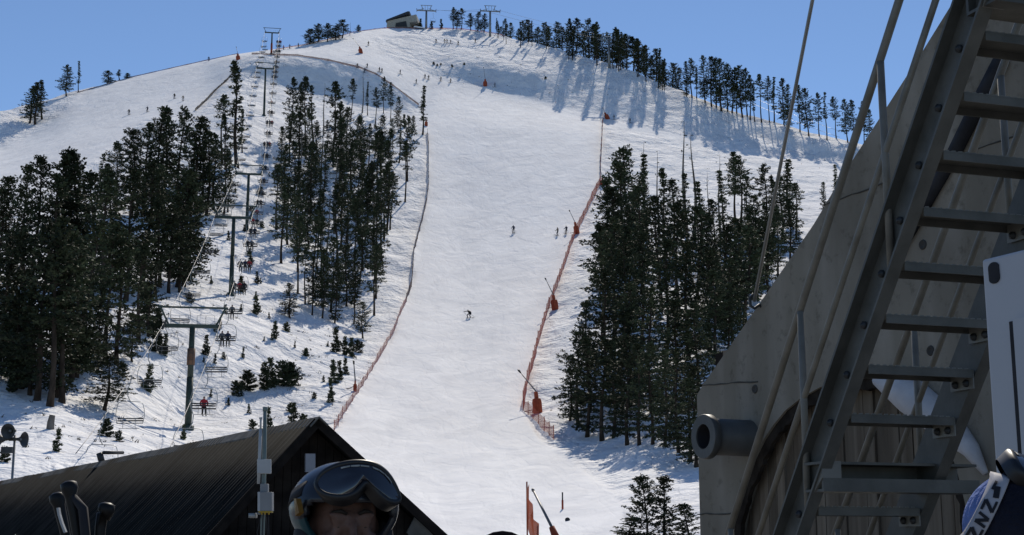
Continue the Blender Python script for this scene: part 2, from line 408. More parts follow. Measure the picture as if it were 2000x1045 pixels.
# --- stand of pines between the snow in front and the upper left piste
GL = 'pines of the crowded stand beside the chairlift'
L_ = {'d': 'dark full-crowned pine among the crowded stand on the far side of the chairlift from the piste',
      'h': 'dark pine with long bare trunk in the crowded stand beyond the chairlift',
      't': 'slender sparse pine in the crowded stand beyond the chairlift',
      's': 'bare dead trunk in the crowded stand beyond the chairlift'}
for (u, vt, vb, k) in [
 (193,296,402,'t'),(205,318,420,'h'),(228,275,428,'h'),(258,255,425,'d'),(278,232,415,'d'),(302,218,415,'h'),
 (322,203,412,'d'),(345,200,414,'h'),(368,238,412,'t'),(378,226,415,'d'),(392,240,400,'t'),(405,250,420,'d'),(417,258,405,'h'),
 (432,184,322,'h'),(441,222,335,'t'),(436,290,418,'d'),(445,300,410,'t'),
 (14,345,548,'d'),(-6,370,560,'d'),(40,330,570,'d'),(64,304,560,'d'),(100,345,575,'h'),(112,310,560,'d'),(126,292,560,'d'),(152,298,560,'d'),
 (180,345,585,'d'),(196,352,600,'h'),(214,330,560,'d'),(244,330,590,'d'),(280,322,575,'d'),(314,322,560,'h'),
 (346,330,560,'d'),(360,340,560,'d'),(372,352,545,'d'),(352,400,575,'d'),(330,405,580,'d'),(304,400,585,'d'),
 (20,470,700,'d'),(-10,450,735,'d'),(44,440,745,'d'),(70,425,770,'d'),(95,415,782,'h'),(120,432,772,'h'),(138,450,735,'d'),(160,430,700,'d'),(205,430,700,'h'),
 (230,440,705,'d'),(268,470,660,'h'),(290,520,655,'d'),(30,560,748,'d'),(62,545,758,'d'),(150,540,735,'d'),(188,560,722,'d'),(112,520,765,'d'),(170,640,720,'d'),(-18,500,700,'d'),(12,560,690,'d'),(48,600,730,'d')]:
    plant(u, vt, vb, k, L_[k], GL, wide=1.28, i=rnd.choice((0, 3, 6)) if k == 'd' and vb > 685 else None)
plant(462, 118, 330, 't', 'tall thin pine standing alone beside the upper lift pylons', wide=1.1)
plant(472, 215, 300, 't', 'short thin pine just below the tall lone pine by the lift line', wide=1.1)
plant(205, 690, 795, 'd', 'small leaning pine with its shadow at the lower edge of the left stand', wide=1.5, i=2)
plant(258, 605, 700, 'd', 'slim young pine at the edge of the left stand, behind the lone leaning pine')
plant(302, 600, 680, 'y', 'young cone-shaped pine between the stand and the lowest lift pylon', wide=.8)
plant(285, 560, 640, 'y', 'pointed young pine against the stand, above the lowest pylon', wide=.9)

# --- stand between the lift line and the piste
GM = 'pines of the stand between lift line and piste'
N_ = {'d': 'dark full-crowned pine inside the stand between lift line and piste', 'h': 'dark pine with bare lower trunk inside the stand between lift line and piste',
      't': 'slender sparse pine inside the stand between lift line and piste', 's': 'bare dead trunk inside the stand between lift line and piste'}
top_row = [(568,147,278,'h',.95),(582,158,285,'h',.9),(595,147,290,'h',1),(612,168,290,'t',1),(630,165,268,'s',1),(651,157,312,'h',1),(664,200,300,'t',1)]
for (u, vt, vb, k, wd) in top_row: plant(u, vt, vb, k, N_[k], GM, wide=wd)
plant(687, 153, 237, 'h', 'lone tufted pine with bare stem before the shaded bank under the upper netting', i=1, wide=.9)
plant(708, 137, 222, 's', 'tall bare pole of a dead pine before the shaded bank')
plant(717, 160, 227, 't', 'thin pine directly beside the tall bare dead pole', wide=.9)
plant(735, 167, 240, 'h', 'short round-crowned pine before the shaded bank, next to a pair of taller pines', i=3, wide=.9)
plant(749, 150, 224, 'h', 'pine with the highest crown of the pair before the shaded bank', i=2, wide=.8)
plant(763, 160, 238, 'h', 'pine leaning on the lower side of the pair before the shaded bank', i=0, wide=.8)
plant(776, 190, 262, 'd', 'small dense pine below the pair before the shaded bank', wide=.9)
plant(825, 168, 266, 't', 'lone dark pine standing right at the netting on the piste edge', wide=1.35, i=0)
plant(806, 226, 262, 'd', 'low pine just downhill of the lone pine at the netting', wide=.8)
plant(790, 226, 250, 'y', 'bushy little pine between the shaded bank and the lone pine at the netting')
rs = random.Random(5)
EDGE_L = [(300,542),(340,535),(400,530),(460,528),(520,536),(560,552),(640,585)]
EDGE_R = [(300,795),(340,805),(400,800),(450,790),(500,770),(560,755),(600,748),(640,735)]
def lerpx(tab, v):
    return float(np.interp(v, [a for a, b in tab], [b for a, b in tab]))
rows = [(300,9,95,130),(330,9,95,125),(360,10,100,135),(400,10,105,145),(440,10,110,155),(485,9,115,165),(525,8,120,170),(560,6,115,165),(592,6,110,160),(620,5,90,140)]
for (vb0, n, h0, h1) in rows:
    for j in range(n):
        l, r_ = lerpx(EDGE_L, vb0)+8, lerpx(EDGE_R, vb0)-6
        u = l+(r_-l)*(j+.5+rs.uniform(-.42, .42))/n; vb = vb0+rs.uniform(-12, 14); h = rs.uniform(h0, h1)
        k = rs.choice('ddhhht' if vb0 < 480 else 'dddhh')
        if rs.random() < .06: k = 's'
        if vb0 < 340 and vb-h < 205: h = vb-rs.uniform(205, 245)
        if vb0 < 340 and u > 690: h = min(h, 85)
        plant(u, vb-h, vb, k, N_[k], GM, wide=1.05)
plant(567, 555, 622, 'd', 'short pine at the lowest corner of the stand beside the lift line', wide=1.2)
plant(708, 590, 660, 'd', 'squat pine at the lowest tip of the stand towards the piste netting', wide=1.1)

# --- stand to the other side of the piste, running behind the concrete wall
GR = 'pines of the stand next to the concrete wall'
R_ = {'d': 'dark full-crowned pine inside the stand between piste and concrete wall', 'h': 'dark pine with bare lower trunk inside the stand between piste and concrete wall',
      't': 'slender sparse pine inside the stand between piste and concrete wall', 's': 'bare dead trunk rising from the stand between piste and concrete wall'}
for (u, vt, vb, k, wd) in [
 (1182,362,560,'d',1.1),(1200,375,560,'d',1),(1228,292,520,'d',.85),(1216,320,540,'d',1),(1258,275,450,'s',1),(1262,300,470,'t',1),(1285,290,470,'s',1),(1300,330,500,'t',1),
 (1338,232,460,'s',1.2),(1358,258,470,'s',1.2),(1318,350,500,'d',1),(1345,340,520,'t',1),(1372,350,500,'t',1),(1407,300,460,'s',1),(1418,330,470,'t',1),(1438,300,440,'h',1),(1450,303,450,'h',1),(1385,330,470,'s',1),
 (1462,345,470,'t',1),(1498,320,450,'h',1),(1515,345,460,'t',1),(1542,308,440,'t',1.2),(1528,350,470,'d',1),(1480,380,520,'d',1),(1500,400,540,'d',1),(1556,360,470,'h',1),(1400,385,540,'d',1),(1460,400,560,'d',1),
 (1240,380,580,'d',1),(1256,370,600,'d',1),(1290,380,610,'d',1),(1325,390,620,'d',1),(1362,405,610,'d',1),(1445,440,620,'d',1),
 (1178,440,660,'d',1),(1196,430,680,'d',1),(1218,440,690,'d',1),(1255,450,690,'d',1),(1300,470,710,'d',1),(1342,480,710,'d',1),(1385,490,690,'d',1),(1430,520,700,'d',1),
 (1186,540,760,'d',1),(1228,550,790,'d',1),(1272,560,800,'d',1),(1316,580,800,'d',1),(1362,590,790,'d',1),(1214,600,800,'d',1),
 (1152,592,800,'d',.8),(1128,645,822,'d',1),(1112,690,815,'d',.9),(1148,655,845,'d',1.1),(1175,650,850,'h',1.2),(1200,660,845,'d',1),(1226,655,862,'d',1),(1250,670,866,'h',1),(1275,680,872,'d',1),(1300,690,876,'d',1),(1325,690,890,'d',1),(1346,720,905,'d',1),(1362,740,915,'d',1),(1392,420,600,'d',1.1),(1412,440,640,'d',1.1),(1436,430,600,'d',1.1),(1456,450,640,'d',1.1),(1478,430,590,'d',1.1),(1500,440,590,'d',1),(1522,400,540,'d',1),(1545,390,520,'d',1),(1400,540,720,'d',1.1),(1425,560,710,'d',1)]:
    plant(u, vt, vb, k, R_[k], GR, wide=(wd*1.34 if u > 1190 or vb > 700 else wd*.95) if k != 's' else wd, i=rnd.choice((0, 3, 6)) if k == 'd' and vb > 790 else None)
plant(1635, 322, 420, 't', 'thin pine whose top shows over the sloping concrete edge', wide=1.2)
plant(1612, 352, 440, 'd', 'dark pine half hidden by the sloping concrete edge', wide=1)
# pair of near pines below the stand
pb = at(1268, 1130, 66); pb.z = 0
plant(1268, 935, 1130, 'd', 'near pine with clumpy crown at the foot of the slope, left of a twin', base=pb, i=6, wide=.8)
pb = at(1304, 1130, 67); pb.z = 0
plant(1304, 938, 1130, 'd', 'near pine with clumpy crown at the foot of the slope, right of a twin', base=pb, i=3, wide=.95)
pb = at(1225, 1130, 65); pb.z = 0
plant(1222, 1012, 1130, 'd', 'low bushy pine crown beside the near twin pines', base=pb, i=3, wide=1.2)
pb = at(1352, 1130, 64); pb.z = 0
plant(1352, 985, 1130, 'd', 'near pine partly cut off by the edge of the concrete wall', base=pb, i=1, wide=.9)

# --- pines along the crest
GC = 'pines of the dense belt along the crest'
C_ = {'d': 'dark pine in the dense belt along the crest beyond the second pylon', 'h': 'dark pine with bare trunk in the dense belt along the crest beyond the second pylon', 't': 'thin pine in the dense belt along the crest beyond the second pylon'}
CREST = [(960,65),(1100,97),(1250,144),(1400,205),(1550,252),(1690,285),(1760,300)]
def crest(u): return float(np.interp(u, [a for a, b in CREST], [b for a, b in CREST]))
u = 976
while u < 1335:
    top = float(np.interp(u, [976,1000,1020,1060,1090,1150,1200,1250,1300,1335],[34,24,32,38,34,30,48,68,95,112]))
    uu = u+rs.uniform(-4, 4); j = int(np.argmin(abs(us-uu))); bk = rs.uniform(13, 24); f_ = (DD[j, -1]+bk)/DD[j, -1]
    pb = Vector((X[j, -1]*f_, Y[j, -1]*f_, Z[j, -1]+3.0)); k = rs.choice('dddh')
    plant(uu, top+rs.uniform(-6, 12), crest(uu)+3, k, C_[k], GC, wide=rs.uniform(1.2, 1.6), base=pb)
    if (u-976) % 44 < 20:
        for q in (0, 1):
            uu = u+rs.uniform(-5, 5); k = rs.choice('ddht'); plant(uu, top+8+rs.uniform(-6, 14), crest(uu)+4+rs.uniform(0, 10), k, C_[k], GC, wide=rs.uniform(.8, 1.05))
    u += rs.uniform(10.5, 14)
GS = 'pines in the clump on the crest above the long tree shadows'
for (u, vt, k) in [(1342,118,'d'),(1350,112,'h'),(1360,130,'t'),(1378,108,'d'),(1388,112,'d'),(1398,108,'d'),(1408,112,'d'),(1420,122,'d'),(1430,132,'h'),(1440,128,'d'),(1450,124,'d'),(1458,130,'d'),(1466,145,'h'),(1472,160,'t')]:
    plant(u, vt, crest(u)+rs.uniform(1, 9), k, 'dark pine in the clump on the crest above the long tree shadows', GS, wide=1.1)
ORD = ['first', 'second', 'third', 'fourth', 'fifth', 'sixth', 'seventh', 'eighth', 'ninth', 'tenth', 'eleventh', 'twelfth']
for n, (u, vt, k, i) in enumerate([(1487,143,'h',1),(1501,150,'h',3),(1512,152,'t',0),(1531,152,'d',1),(1541,168,'d',3),(1562,166,'h',0),(1579,170,'d',2),(1600,180,'h',2),(1614,178,'t',1),(1634,190,'h',3),(1655,192,'d',4)]):
    plant(u, vt, crest(u)+rs.uniform(-1, 7), k, 'pine in the loose row on the crest, %s one down from the dense clump' % ORD[n], 'loose row of pines on the crest', i=i)
for (u, vt, k) in [(1668,195,'d'),(1690,200,'h'),(1700,215,'d')]:
    plant(u, vt, crest(u)+4, k, 'dark crest pine seen between handrail tubes and concrete edge', 'crest pines by the handrail')
for (u, vt, vb, k, i, lb) in [
 (604,54,83,'d',0,'dark pine at the outer end of the round clump on the summit shoulder'),(622,48,80,'d',2,'broad pine second from the outer end of the clump on the summit shoulder'),(640,44,78,'d',4,'broad pine in the middle of the clump on the summit shoulder'),
 (655,50,75,'d',1,'low pine behind the tallest of the clump on the summit shoulder'),(668,37,72,'h',2,'tallest round-headed pine of the clump on the summit shoulder'),(684,40,68,'s',0,'bare thin stem beside the clump on the summit shoulder'),(701,48,61,'d',3,'tiny pine on the crest between clump and summit station'),
 (58,165,240,'d',1,'leaning dark pine in the left group of three on the far left crest'),(68,160,242,'h',0,'tallest pine of the group of three on the far left crest'),(80,156,232,'t',2,'thin pine on the inner side of the group of three on the far left crest'),
 (129,126,187,'d',2,'broad pine of the pair on the left crest'),(153,119,180,'t',0,'thin pine of the pair on the left crest'),
 (211,134,160,'d',0,'small bushy pine on the left crest, the broader of two'),(232,134,154,'t',1,'small thin pine on the left crest, the slimmer of two'),(248,141,152,'d',3,'tiny pine on the left crest behind the rope fence'),
 (820,36,54,'y',0,'little pine beneath the first summit pylon'),(843,42,56,'y',1,'little pine just past the first summit pylon'),(860,38,56,'y',2,'pointed little pine between the two summit pylons'),
 (885,14,57,'h',0,'tall pine of the group between the summit pylons, nearest the station'),(893,22,57,'d',2,'broad pine of the group between the summit pylons'),(903,15,58,'h',1,'round-headed pine of the group between the summit pylons'),
 (918,26,60,'d',4,'low wide pine in front of the second summit pylon, left half'),(932,22,62,'d',0,'wide round pine just short of the second summit pylon'),(945,27,63,'d',2,'wide pine touching the second summit pylon'),(968,34,66,'t',1,'sparse pale pine just past the second summit pylon')]:
    plant(u, vt, vb+(3 if 600 < u < 680 else 0), k, lb, i=i, wide=2.3 if 600 < u < 680 else 1.9 if u in (918, 932, 945, 58, 211, 232) else 1.6 if u in (68, 80, 129, 885, 893, 903) else 1.25 if k == 'd' else 1)

# labels that count the trees of a stand row by row
UNIT = ['', 'first', 'second', 'third', 'fourth', 'fifth', 'sixth', 'seventh', 'eighth', 'ninth', 'tenth', 'eleventh', 'twelfth', 'thirteenth', 'fourteenth', 'fifteenth', 'sixteenth', 'seventeenth', 'eighteenth', 'nineteenth']
TENS = {2: ('twentieth', 'twenty'), 3: ('thirtieth', 'thirty'), 4: ('fortieth', 'forty'), 5: ('fiftieth', 'fifty'), 6: ('sixtieth', 'sixty'), 7: ('seventieth', 'seventy')}
def ordinal(n):
    if n < 20: return UNIT[n]
    a, b = divmod(n, 10); return TENS[a][0] if b == 0 else TENS[a][1]+'-'+UNIT[b]
LOOK = {'d': 'full-crowned pine', 'h': 'long-trunked pine', 't': 'slender pine', 's': 'bare dead trunk'}
def count_rows(group, bands, side, where, rev):
    items = STANDS[group]
    for n, (lo, hi) in enumerate(bands):
        row = sorted([q for q in items if lo <= q[1] < hi], key=lambda q: q[0], reverse=rev)
        for i, q in enumerate(row):
            q[3]['label'] = '%s, %s from %s, %s row up, %s' % (LOOK[q[2]], ordinal(i+1), side, ordinal(n+1), where)
count_rows(GL, [(715, 999), (630, 715), (555, 630), (450, 555), (0, 450)], 'the lift', 'stand beyond the chairlift', True)
count_rows(GM, [(605, 999), (575, 605), (542, 575), (505, 542), (462, 505), (420, 462), (380, 420), (345, 380), (315, 345), (0, 315)], 'the lift', 'stand between lift and piste', False)
count_rows(GR, [(855, 999), (780, 855), (740, 780), (650, 740), (585, 650), (510, 585), (0, 510)], 'the piste', 'stand by concrete wall', False)
for g_, wh in ((GC, 'crest belt, counting from the second summit pylon'), (GS, 'crest clump above the long tree shadows')):
    for i, q in enumerate(sorted(STANDS[g_], key=lambda q: q[0])): q[3]['label'] = '%s, %s in the %s' % (LOOK[q[2]], ordinal(i+1), wh)
for i, q in enumerate(sorted(STANDS['crest pines by the handrail'], key=lambda q: q[0])): q[3]['label'] = '%s crest pine of three glimpsed between handrail tubes and concrete edge' % ordinal(i+1)

# --- young pines and shrubs on the open snow
for (u, vb, h, k, lb) in [
 (499,615,34,'y','young pine by itself right of the second lift pylon'),(534,672,32,'y','cone-shaped young pine alone on the snow below the stand'),(474,700,20,'y','small young pine below and left of the lone cone-shaped one'),
 (460,766,28,'b','rounded shrub at the left end of the row of young pines'),(484,762,38,'b','bushy young pine second in the row below the lift'),(512,762,50,'y','narrow young pine third in the row below the lift'),(527,760,52,'y','tall young pine in the middle of the row below the lift'),
 (552,758,46,'b','broad bush in the row of young pines'),(568,757,42,'b','broad bush at the right end of the row of young pines'),
 (655,692,46,'y','young pine leading the line of saplings towards the piste netting'),(672,695,34,'y','young pine second in the line of saplings towards the piste netting'),(688,700,36,'y','young pine third in the line of saplings near the piste netting'),(697,690,24,'b','low shrub behind the line of saplings near the piste netting'),
 (650,752,42,'y','upper young pine of the cluster halfway down the netting'),(662,748,36,'y','middle young pine of the cluster halfway down the netting'),(674,735,30,'y','inner young pine of the cluster halfway down the netting'),(645,786,44,'y','lower broad young pine of the cluster halfway down the netting'),
 (575,822,42,'y','young pine standing just above the hut roof ridge'),(590,825,24,'b','shrub beside the young pine just above the hut roof ridge'),(492,842,20,'b','shrub above the roof ridge left of the antenna mast'),(522,838,40,'y','young pine right behind the antenna mast top'),
 (290,758,50,'y','spreading young pine beside the empty chair below the left stand'),(320,690,40,'y','young pine behind the empty chair next to the lowest pylon'),(400,700,36,'y','young pine behind the chair just right of the lowest pylon'),
 (208,850,34,'b','round shrub uphill of the lowest chair'),(112,884,44,'y','shrub with snow on it near the loudspeaker pole'),(240,730,28,'b','shrub in front of the leaning pine'),(20,752,26,'b','shrub at the foot of the left stand'),(48,744,22,'b','low shrub at the foot of the left stand by the trunks'),
 (470,572,30,'y','small pine next to the second lift pylon'),(488,515,20,'y','little pine upslope of the second pylon'),(501,560,22,'y','little pine between second pylon and the stand'),(369,600,20,'b','dark shrub beside the chair above the lowest pylon'),
 (232,860,22,'b','shrub directly behind the lowest chair'),(358,858,28,'y','young pine at the foot of the lowest pylon'),(10,905,30,'b','shrub behind the loudspeaker pole')]:
    plant(u, vb-h, vb, k, lb, 'young pines and shrubs on the open snow')
sap = []; rq_ = random.Random(21)
while len(sap) < 34:
    u = rq_.uniform(380, 640); v = rq_.uniform(330, 800)
    if lerpx(EDGE_L, v)-6 < u < lerpx(EDGE_R, v)+6 and v < 640: continue
    if u > 700-(v-640)*.5 and v > 640: continue
    if v < 600 and u < 395: continue
    if any(abs(u-a) < 14 and abs(v-b_) < 14 for a, b_ in sap): continue
    sap.append((u, v))
for n, (u, v) in enumerate(sorted(sap, key=lambda q: -q[1])):
    h = rq_.uniform(9, 20); plant(u, v-h, v, rq_.choice('yyb'), 'tiny sapling under the lift, %s counting uphill from the hut roof' % ordinal(n+1), 'tiny saplings under the lift')
# wind-bared tufts and twigs
def scatter_tufts():
    mb = MB(); r = random.Random(3)
    regs = [((0,640,640,900),170),((380,230,560,640),120),((560,640,720,840),110),((860,80,1260,190),110),((1180,250,1640,420),90),((1020,460,1200,800),40),((450,120,760,230),60)]
    for (u0, v0, u1, v1), n in regs:
        for _ in range(n):
            u = r.uniform(u0, u1); v = r.uniform(v0, v1)
            i = int(np.argmin(abs(us-u))); j = int(np.argmin(abs(VV[i]-v)))
            if G[i, j] > .1 or v < VV[i, -1]+4: continue
            p = Vector((X[i, j], Y[i, j], Z[i, j])); s = r.uniform(.1, .32)*(1+p.y/420)
            for _k in range(r.randint(3, 7)):
                q = Vector((r.gauss(0, .8), r.gauss(0, .8), abs(r.gauss(.6, .5)))).normalized()*s; sd = q.orthogonal().normalized()*s*.16
                o = p+Vector((r.gauss(0, s*.5), r.gauss(0, s*.5), -.05))
                mb.add([o-sd, o+sd, o+q], [(0, 1, 2)])
    tag(mb.obj('snow_tufts', mat('bare_tufts', (.05, .04, .03), (.1, .085, .06), .9)), kind='stuff')
scatter_tufts()

# ---------------------------------------------------------------- chairlift
M_GREEN = mat('lift_green_steel', (.035, .055, .045), (.05, .075, .06), .5, scale=2, spec=.4)
M_BROWN = mat('rust_primer', (.16, .09, .06), (.2, .12, .08), .7, scale=2)
M_STEEL = mat('galvanised_steel', (.22, .23, .23), (.32, .33, .33), .45, metal=.6, scale=3)
M_DKST = mat('dark_steel', (.03, .033, .035), (.05, .052, .055), .5, metal=.3, scale=4)
M_SEAT = mat('black_seat_slats', (.018, .018, .02), (.03, .03, .032), .6, scale=5)
M_ROPE = mat('steel_rope', (.16, .16, .17), None, .5, metal=.5)
M_ORANGE = mat('orange_padding', (.30, .055, .025), (.40, .085, .035), .75, scale=2.5, bump=.3, bscale=6)
M_REDNET = None
GAUGE = 2.3
TW = [(367,843,637),(450,579,425),(483,444,340),(515,223,134),(529,106,64)]
towers = []
def lift_dir(i):
    a = towers[max(i-1, 0)][0]; b = towers[min(i+1, len(towers)-1)][0]
    d = Vector((b.x-a.x, b.y-a.y, 0)); return d.normalized()
for (u, vb, va) in TW:
    p = ground(u, vb); t = at(u, va, p.y); towers.append((p, t.z))
RP = {-1: [], 1: []}
TL = ['lowest green chairlift pylon, nearest the hut roof', 'second green chairlift pylon up the hill', 'third green chairlift pylon, halfway up beside the stand', 'fourth chairlift pylon, tall post below the shaded bank', 'topmost chairlift pylon, red-footed, on the skyline']
for i, (p, zt) in enumerate(towers):
    d = lift_dir(i); c = Vector((d.y, -d.x, 0)); up = Vector((0, 0, 1))
    root = empty('lift_pylon', p); tag(root, TL[i], 'lift pylon', 'pylons of the chairlift')
    h = zt-p.z; sc = 1
    m = MB(); m.tube([(0, 0, -.6), (0, 0, h*.5)], [.33, .31], 14); m.tube([(0, 0, h*.5), (0, 0, h-.1)], [.28, .25], 14)
    m.tube([(0, 0, -.6), (0, 0, .35)], .55, 12)
    m.obj('post', [M_GREEN], root, True)
    if i in (0, 4):
        m = MB(); m.tube([(0, 0, h*.62), (0, 0, h*.78)] if i == 0 else [(0, 0, .3), (0, 0, h*.5)], .37, 14); m.obj('painted_band', [M_BROWN if i == 0 else M_ORANGE], root, True)
    m = MB(); m.bar(-c*(GAUGE+.35)+up*h, c*(GAUGE+.35)+up*h, .34, .34); m.obj('crossarm', [M_GREEN], root)
    m = MB(); ht = 1.75
    m.bar(-c*(GAUGE+.9)+up*(h+ht), c*(GAUGE+.9)+up*(h+ht), .16, .16)
    for s in (-1, 1): m.bar(c*s*(GAUGE-.1)+up*(h+.17), c*s*(GAUGE+.62)+up*(h+ht-.08), .2, .16)
    m.obj('lifting_frame', [M_GREEN], root)
    slope = [Vector((towers[min(i+1, 4)][0].x-towers[max(i-1, 0)][0].x, towers[min(i+1, 4)][0].y-towers[max(i-1, 0)][0].y, towers[min(i+1, 4)][1]-towers[max(i-1, 0)][1])).normalized()]
    for s in (-1, 1):
        b = c*s*(GAUGE+.25)+up*(h+.05); m = MB(); sdv = slope[0]
        m.bar(b-sdv*1.5, b+sdv*1.5, .12, .22)
        for k in range(6): m.lathe(b+sdv*(-1.35+k*.54)-c*.06*s+up*.22, c, [(.0, -.05), (.2, -.05), (.2, .05), (.0, .05)], 10)
        m.obj('sheave_train', [M_DKST], root)
        RP[s].append(p+c*s*(GAUGE+.25)+up*(h+.4))
        m = MB(); a_ = c*s*(GAUGE-.3); b_ = c*s*.4
        for z in (.25, 1.0): m.bar(a_+up*(h+z), b_+up*(h+z), .03, .03)
        for q in (0, .5, 1): m.bar(a_.lerp(b_, q)+up*(h+.1), a_.lerp(b_, q)+up*(h+1.0), .03, .03)
        m.obj('walkway_rail', [M_STEEL], root)
    m = MB()
    for s in (-.2, .2): m.bar(c*s-d*.42, c*s-d*.40+up*(h-.2), .03, .03)
    for k in range(int(h/.6)): m.bar(-c*.2-d*.41+up*(.4+k*.6), c*.2-d*.41+up*(.4+k*.6), .03, .03)
    m.obj('ladder', [M_DKST], root)
# extend the ropes down to the valley station and up over the crest
def path(s):
    P = list(RP[s]); d0 = Vector((P[1].x-P[0].x, P[1].y-P[0].y, 0)).normalized()
    low = P[0]-d0*48; low.z = P[0].z-48*.315
    top = P[-1]+(P[-1]-P[-2]).normalized()*30; top.z = P[-1].z+2
    P = [low]+P+[top]; out = []
    for a, b in zip(P[:-1], P[1:]):
        n = max(2, int((b-a).length/4)); sag = (b-a).length*.010
        for k in range(n):
            f = k/n; q = a.lerp(b, f); q.z -= 4*sag*f*(1-f); out.append(q)
    return out+[P[-1]]
PATH = {s: path(s) for s in (-1, 1)}
for s, lb in ((-1, 'steel haul rope of the chairlift on the side coming down'), (1, 'steel haul rope of the chairlift on the side going up')):
    m = MB(); m.tube(PATH[s], .025, 5); tag(m.obj('haul_rope', [M_ROPE], None, True), lb, 'cable')
def along(s, L):
    P = PATH[s]; acc = 0
    for a, b in zip(P[:-1], P[1:]):
        l = (b-a).length
        if acc+l >= L: return a.lerp(b, (L-acc)/l)
        acc += l
    return None
def chair_proto():
    W, root = 1.02, empty('chairlift_chair')
    m = MB(); m.tube([(0, 0, .1), (0, .02, -.15), (.05, .12, -.5), (.22, .18, -.95), (.2, .14, -1.5), (0, .08, -1.9)], .034, 6); m.box((0, 0, .02), (.12, .5, .14)); m.obj('hanger', [M_STEEL], root, True)
    m = MB(); pts = []
    for (x, z) in ((-W*.92, -3.55), (-W*1.03, -3.0), (-W*1.0, -2.5), (-W*.88, -2.05), (-W*.7, -1.92), (0, -1.9), (W*.7, -1.92), (W*.88, -2.05), (W*1.0, -2.5), (W*1.03, -3.0), (W*.92, -3.55)): pts.append((x, .08-.12*max(0, (-z-2))*.3, z))
    m.tube(pts, .025, 6); m.tube([(-W*.95, .02, -3.52), (W*.95, .02, -3.52)], .03, 6); m.obj('bail_frame', [M_STEEL], root, True)
    m = MB()
    for k in range(4): m.box((0, -.10+.12*k, -3.5-.012*k), (W*1.86, .09, .045))
    m.obj('seat', [M_SEAT], root)
    m = MB()
    for k in range(2): m.box((0, -.19-.03*k, -3.32+.17*k), (W*1.86, .035, .10))
    m.obj('backrest', [M_SEAT], root)
    m = MB(); m.tube([(-W*.97, .0, -2.9), (-W*.9, .45, -3.1), (-W*.5, .5, -3.2), (W*.5, .5, -3.2), (W*.9, .45, -3.1), (W*.97, .0, -2.9)], .022, 5)
    for x in (-.45, .45): m.tube([(x, .5, -3.2), (x, .56, -3.75), (x, .5, -3.95)], .02, 5)
    m.tube([(-.75, .5, -3.95), (.75, .5, -3.95)], .022, 5); m.obj('restraining_bar', [M_STEEL], root, True)
    return root

# ---------------------------------------------------------------- people on the mountain (skinned figures)
M_SKIN = mat('skin', (.42, .25, .19), (.5, .3, .23), .6, scale=8)
M_BLACK = mat('black_fabric', (.015, .015, .018), (.03, .03, .034), .8, scale=8)
M_NAVY = mat('navy_fabric', (.02, .028, .06), (.03, .04, .08), .8, scale=8)
M_RED = mat('red_fabric', (.33, .02, .03), (.42, .03, .035), .8, scale=8)
M_GREY = mat('grey_fabric', (.11, .11, .12), (.16, .16, .17), .8, scale=8)
M_TAN = mat('tan_fabric', (.2, .15, .1), (.26, .2, .14), .8, scale=8)
def skinned(J, E, name, colour_of, mats):
    me = bpy.data.meshes.new(name); names = list(J)
    me.from_pydata([J[k][0] for k in names], [(names.index(a), names.index(b)) for a, b in E], [])
    o = bpy.data.objects.new(name, me); COL.objects.link(o)
    o.modifiers.new('skin', 'SKIN'); sv = me.skin_vertices[0].data
    for i, k in enumerate(names): sv[i].radius = (J[k][1], J[k][1]); sv[i].use_root = (i == 0)
    ss = o.modifiers.new('sub', 'SUBSURF'); ss.levels = ss.render_levels = 1
    dg = bpy.context.evaluated_depsgraph_get(); out = bpy.data.meshes.new_from_object(o.evaluated_get(dg))
    bpy.data.objects.remove(o); out.name = name
    segs = [(Vector(J[a][0]), Vector(J[b][0]), colour_of(a, b)) for a, b in E]
    out.materials.clear()
    for mm in mats: out.materials.append(mm)
    for p in out.polygons:
        c = p.center; best = 9
        for a, b, ci in segs:
            t = max(0, min(1, (c-a).dot(b-a)/max((b-a).length_squared, 1e-9))); dd = (c-(a+(b-a)*t)).length
            if dd < best: best = dd; p.material_index = ci
        p.use_smooth = True
    return out
EDG = [('pelvis','chest'),('chest','neck'),('neck','head'),('head','top'),('pelvis','hl'),('pelvis','hr'),('hl','kl'),('hr','kr'),('kl','al'),('kr','ar'),('al','tl'),('ar','tr'),('chest','sl'),('chest','sr'),('sl','el'),('sr','er'),('el','wl'),('er','wr'),('wl','gl'),('wr','gr')]
def colour_of(a, b):
    if 'top' in (a, b): return 3
    if (a, b) == ('neck', 'head'): return 2
    if b in ('gl', 'gr', 'tl', 'tr'): return 4
    if b[0] in 'hka': return 1
    return 0
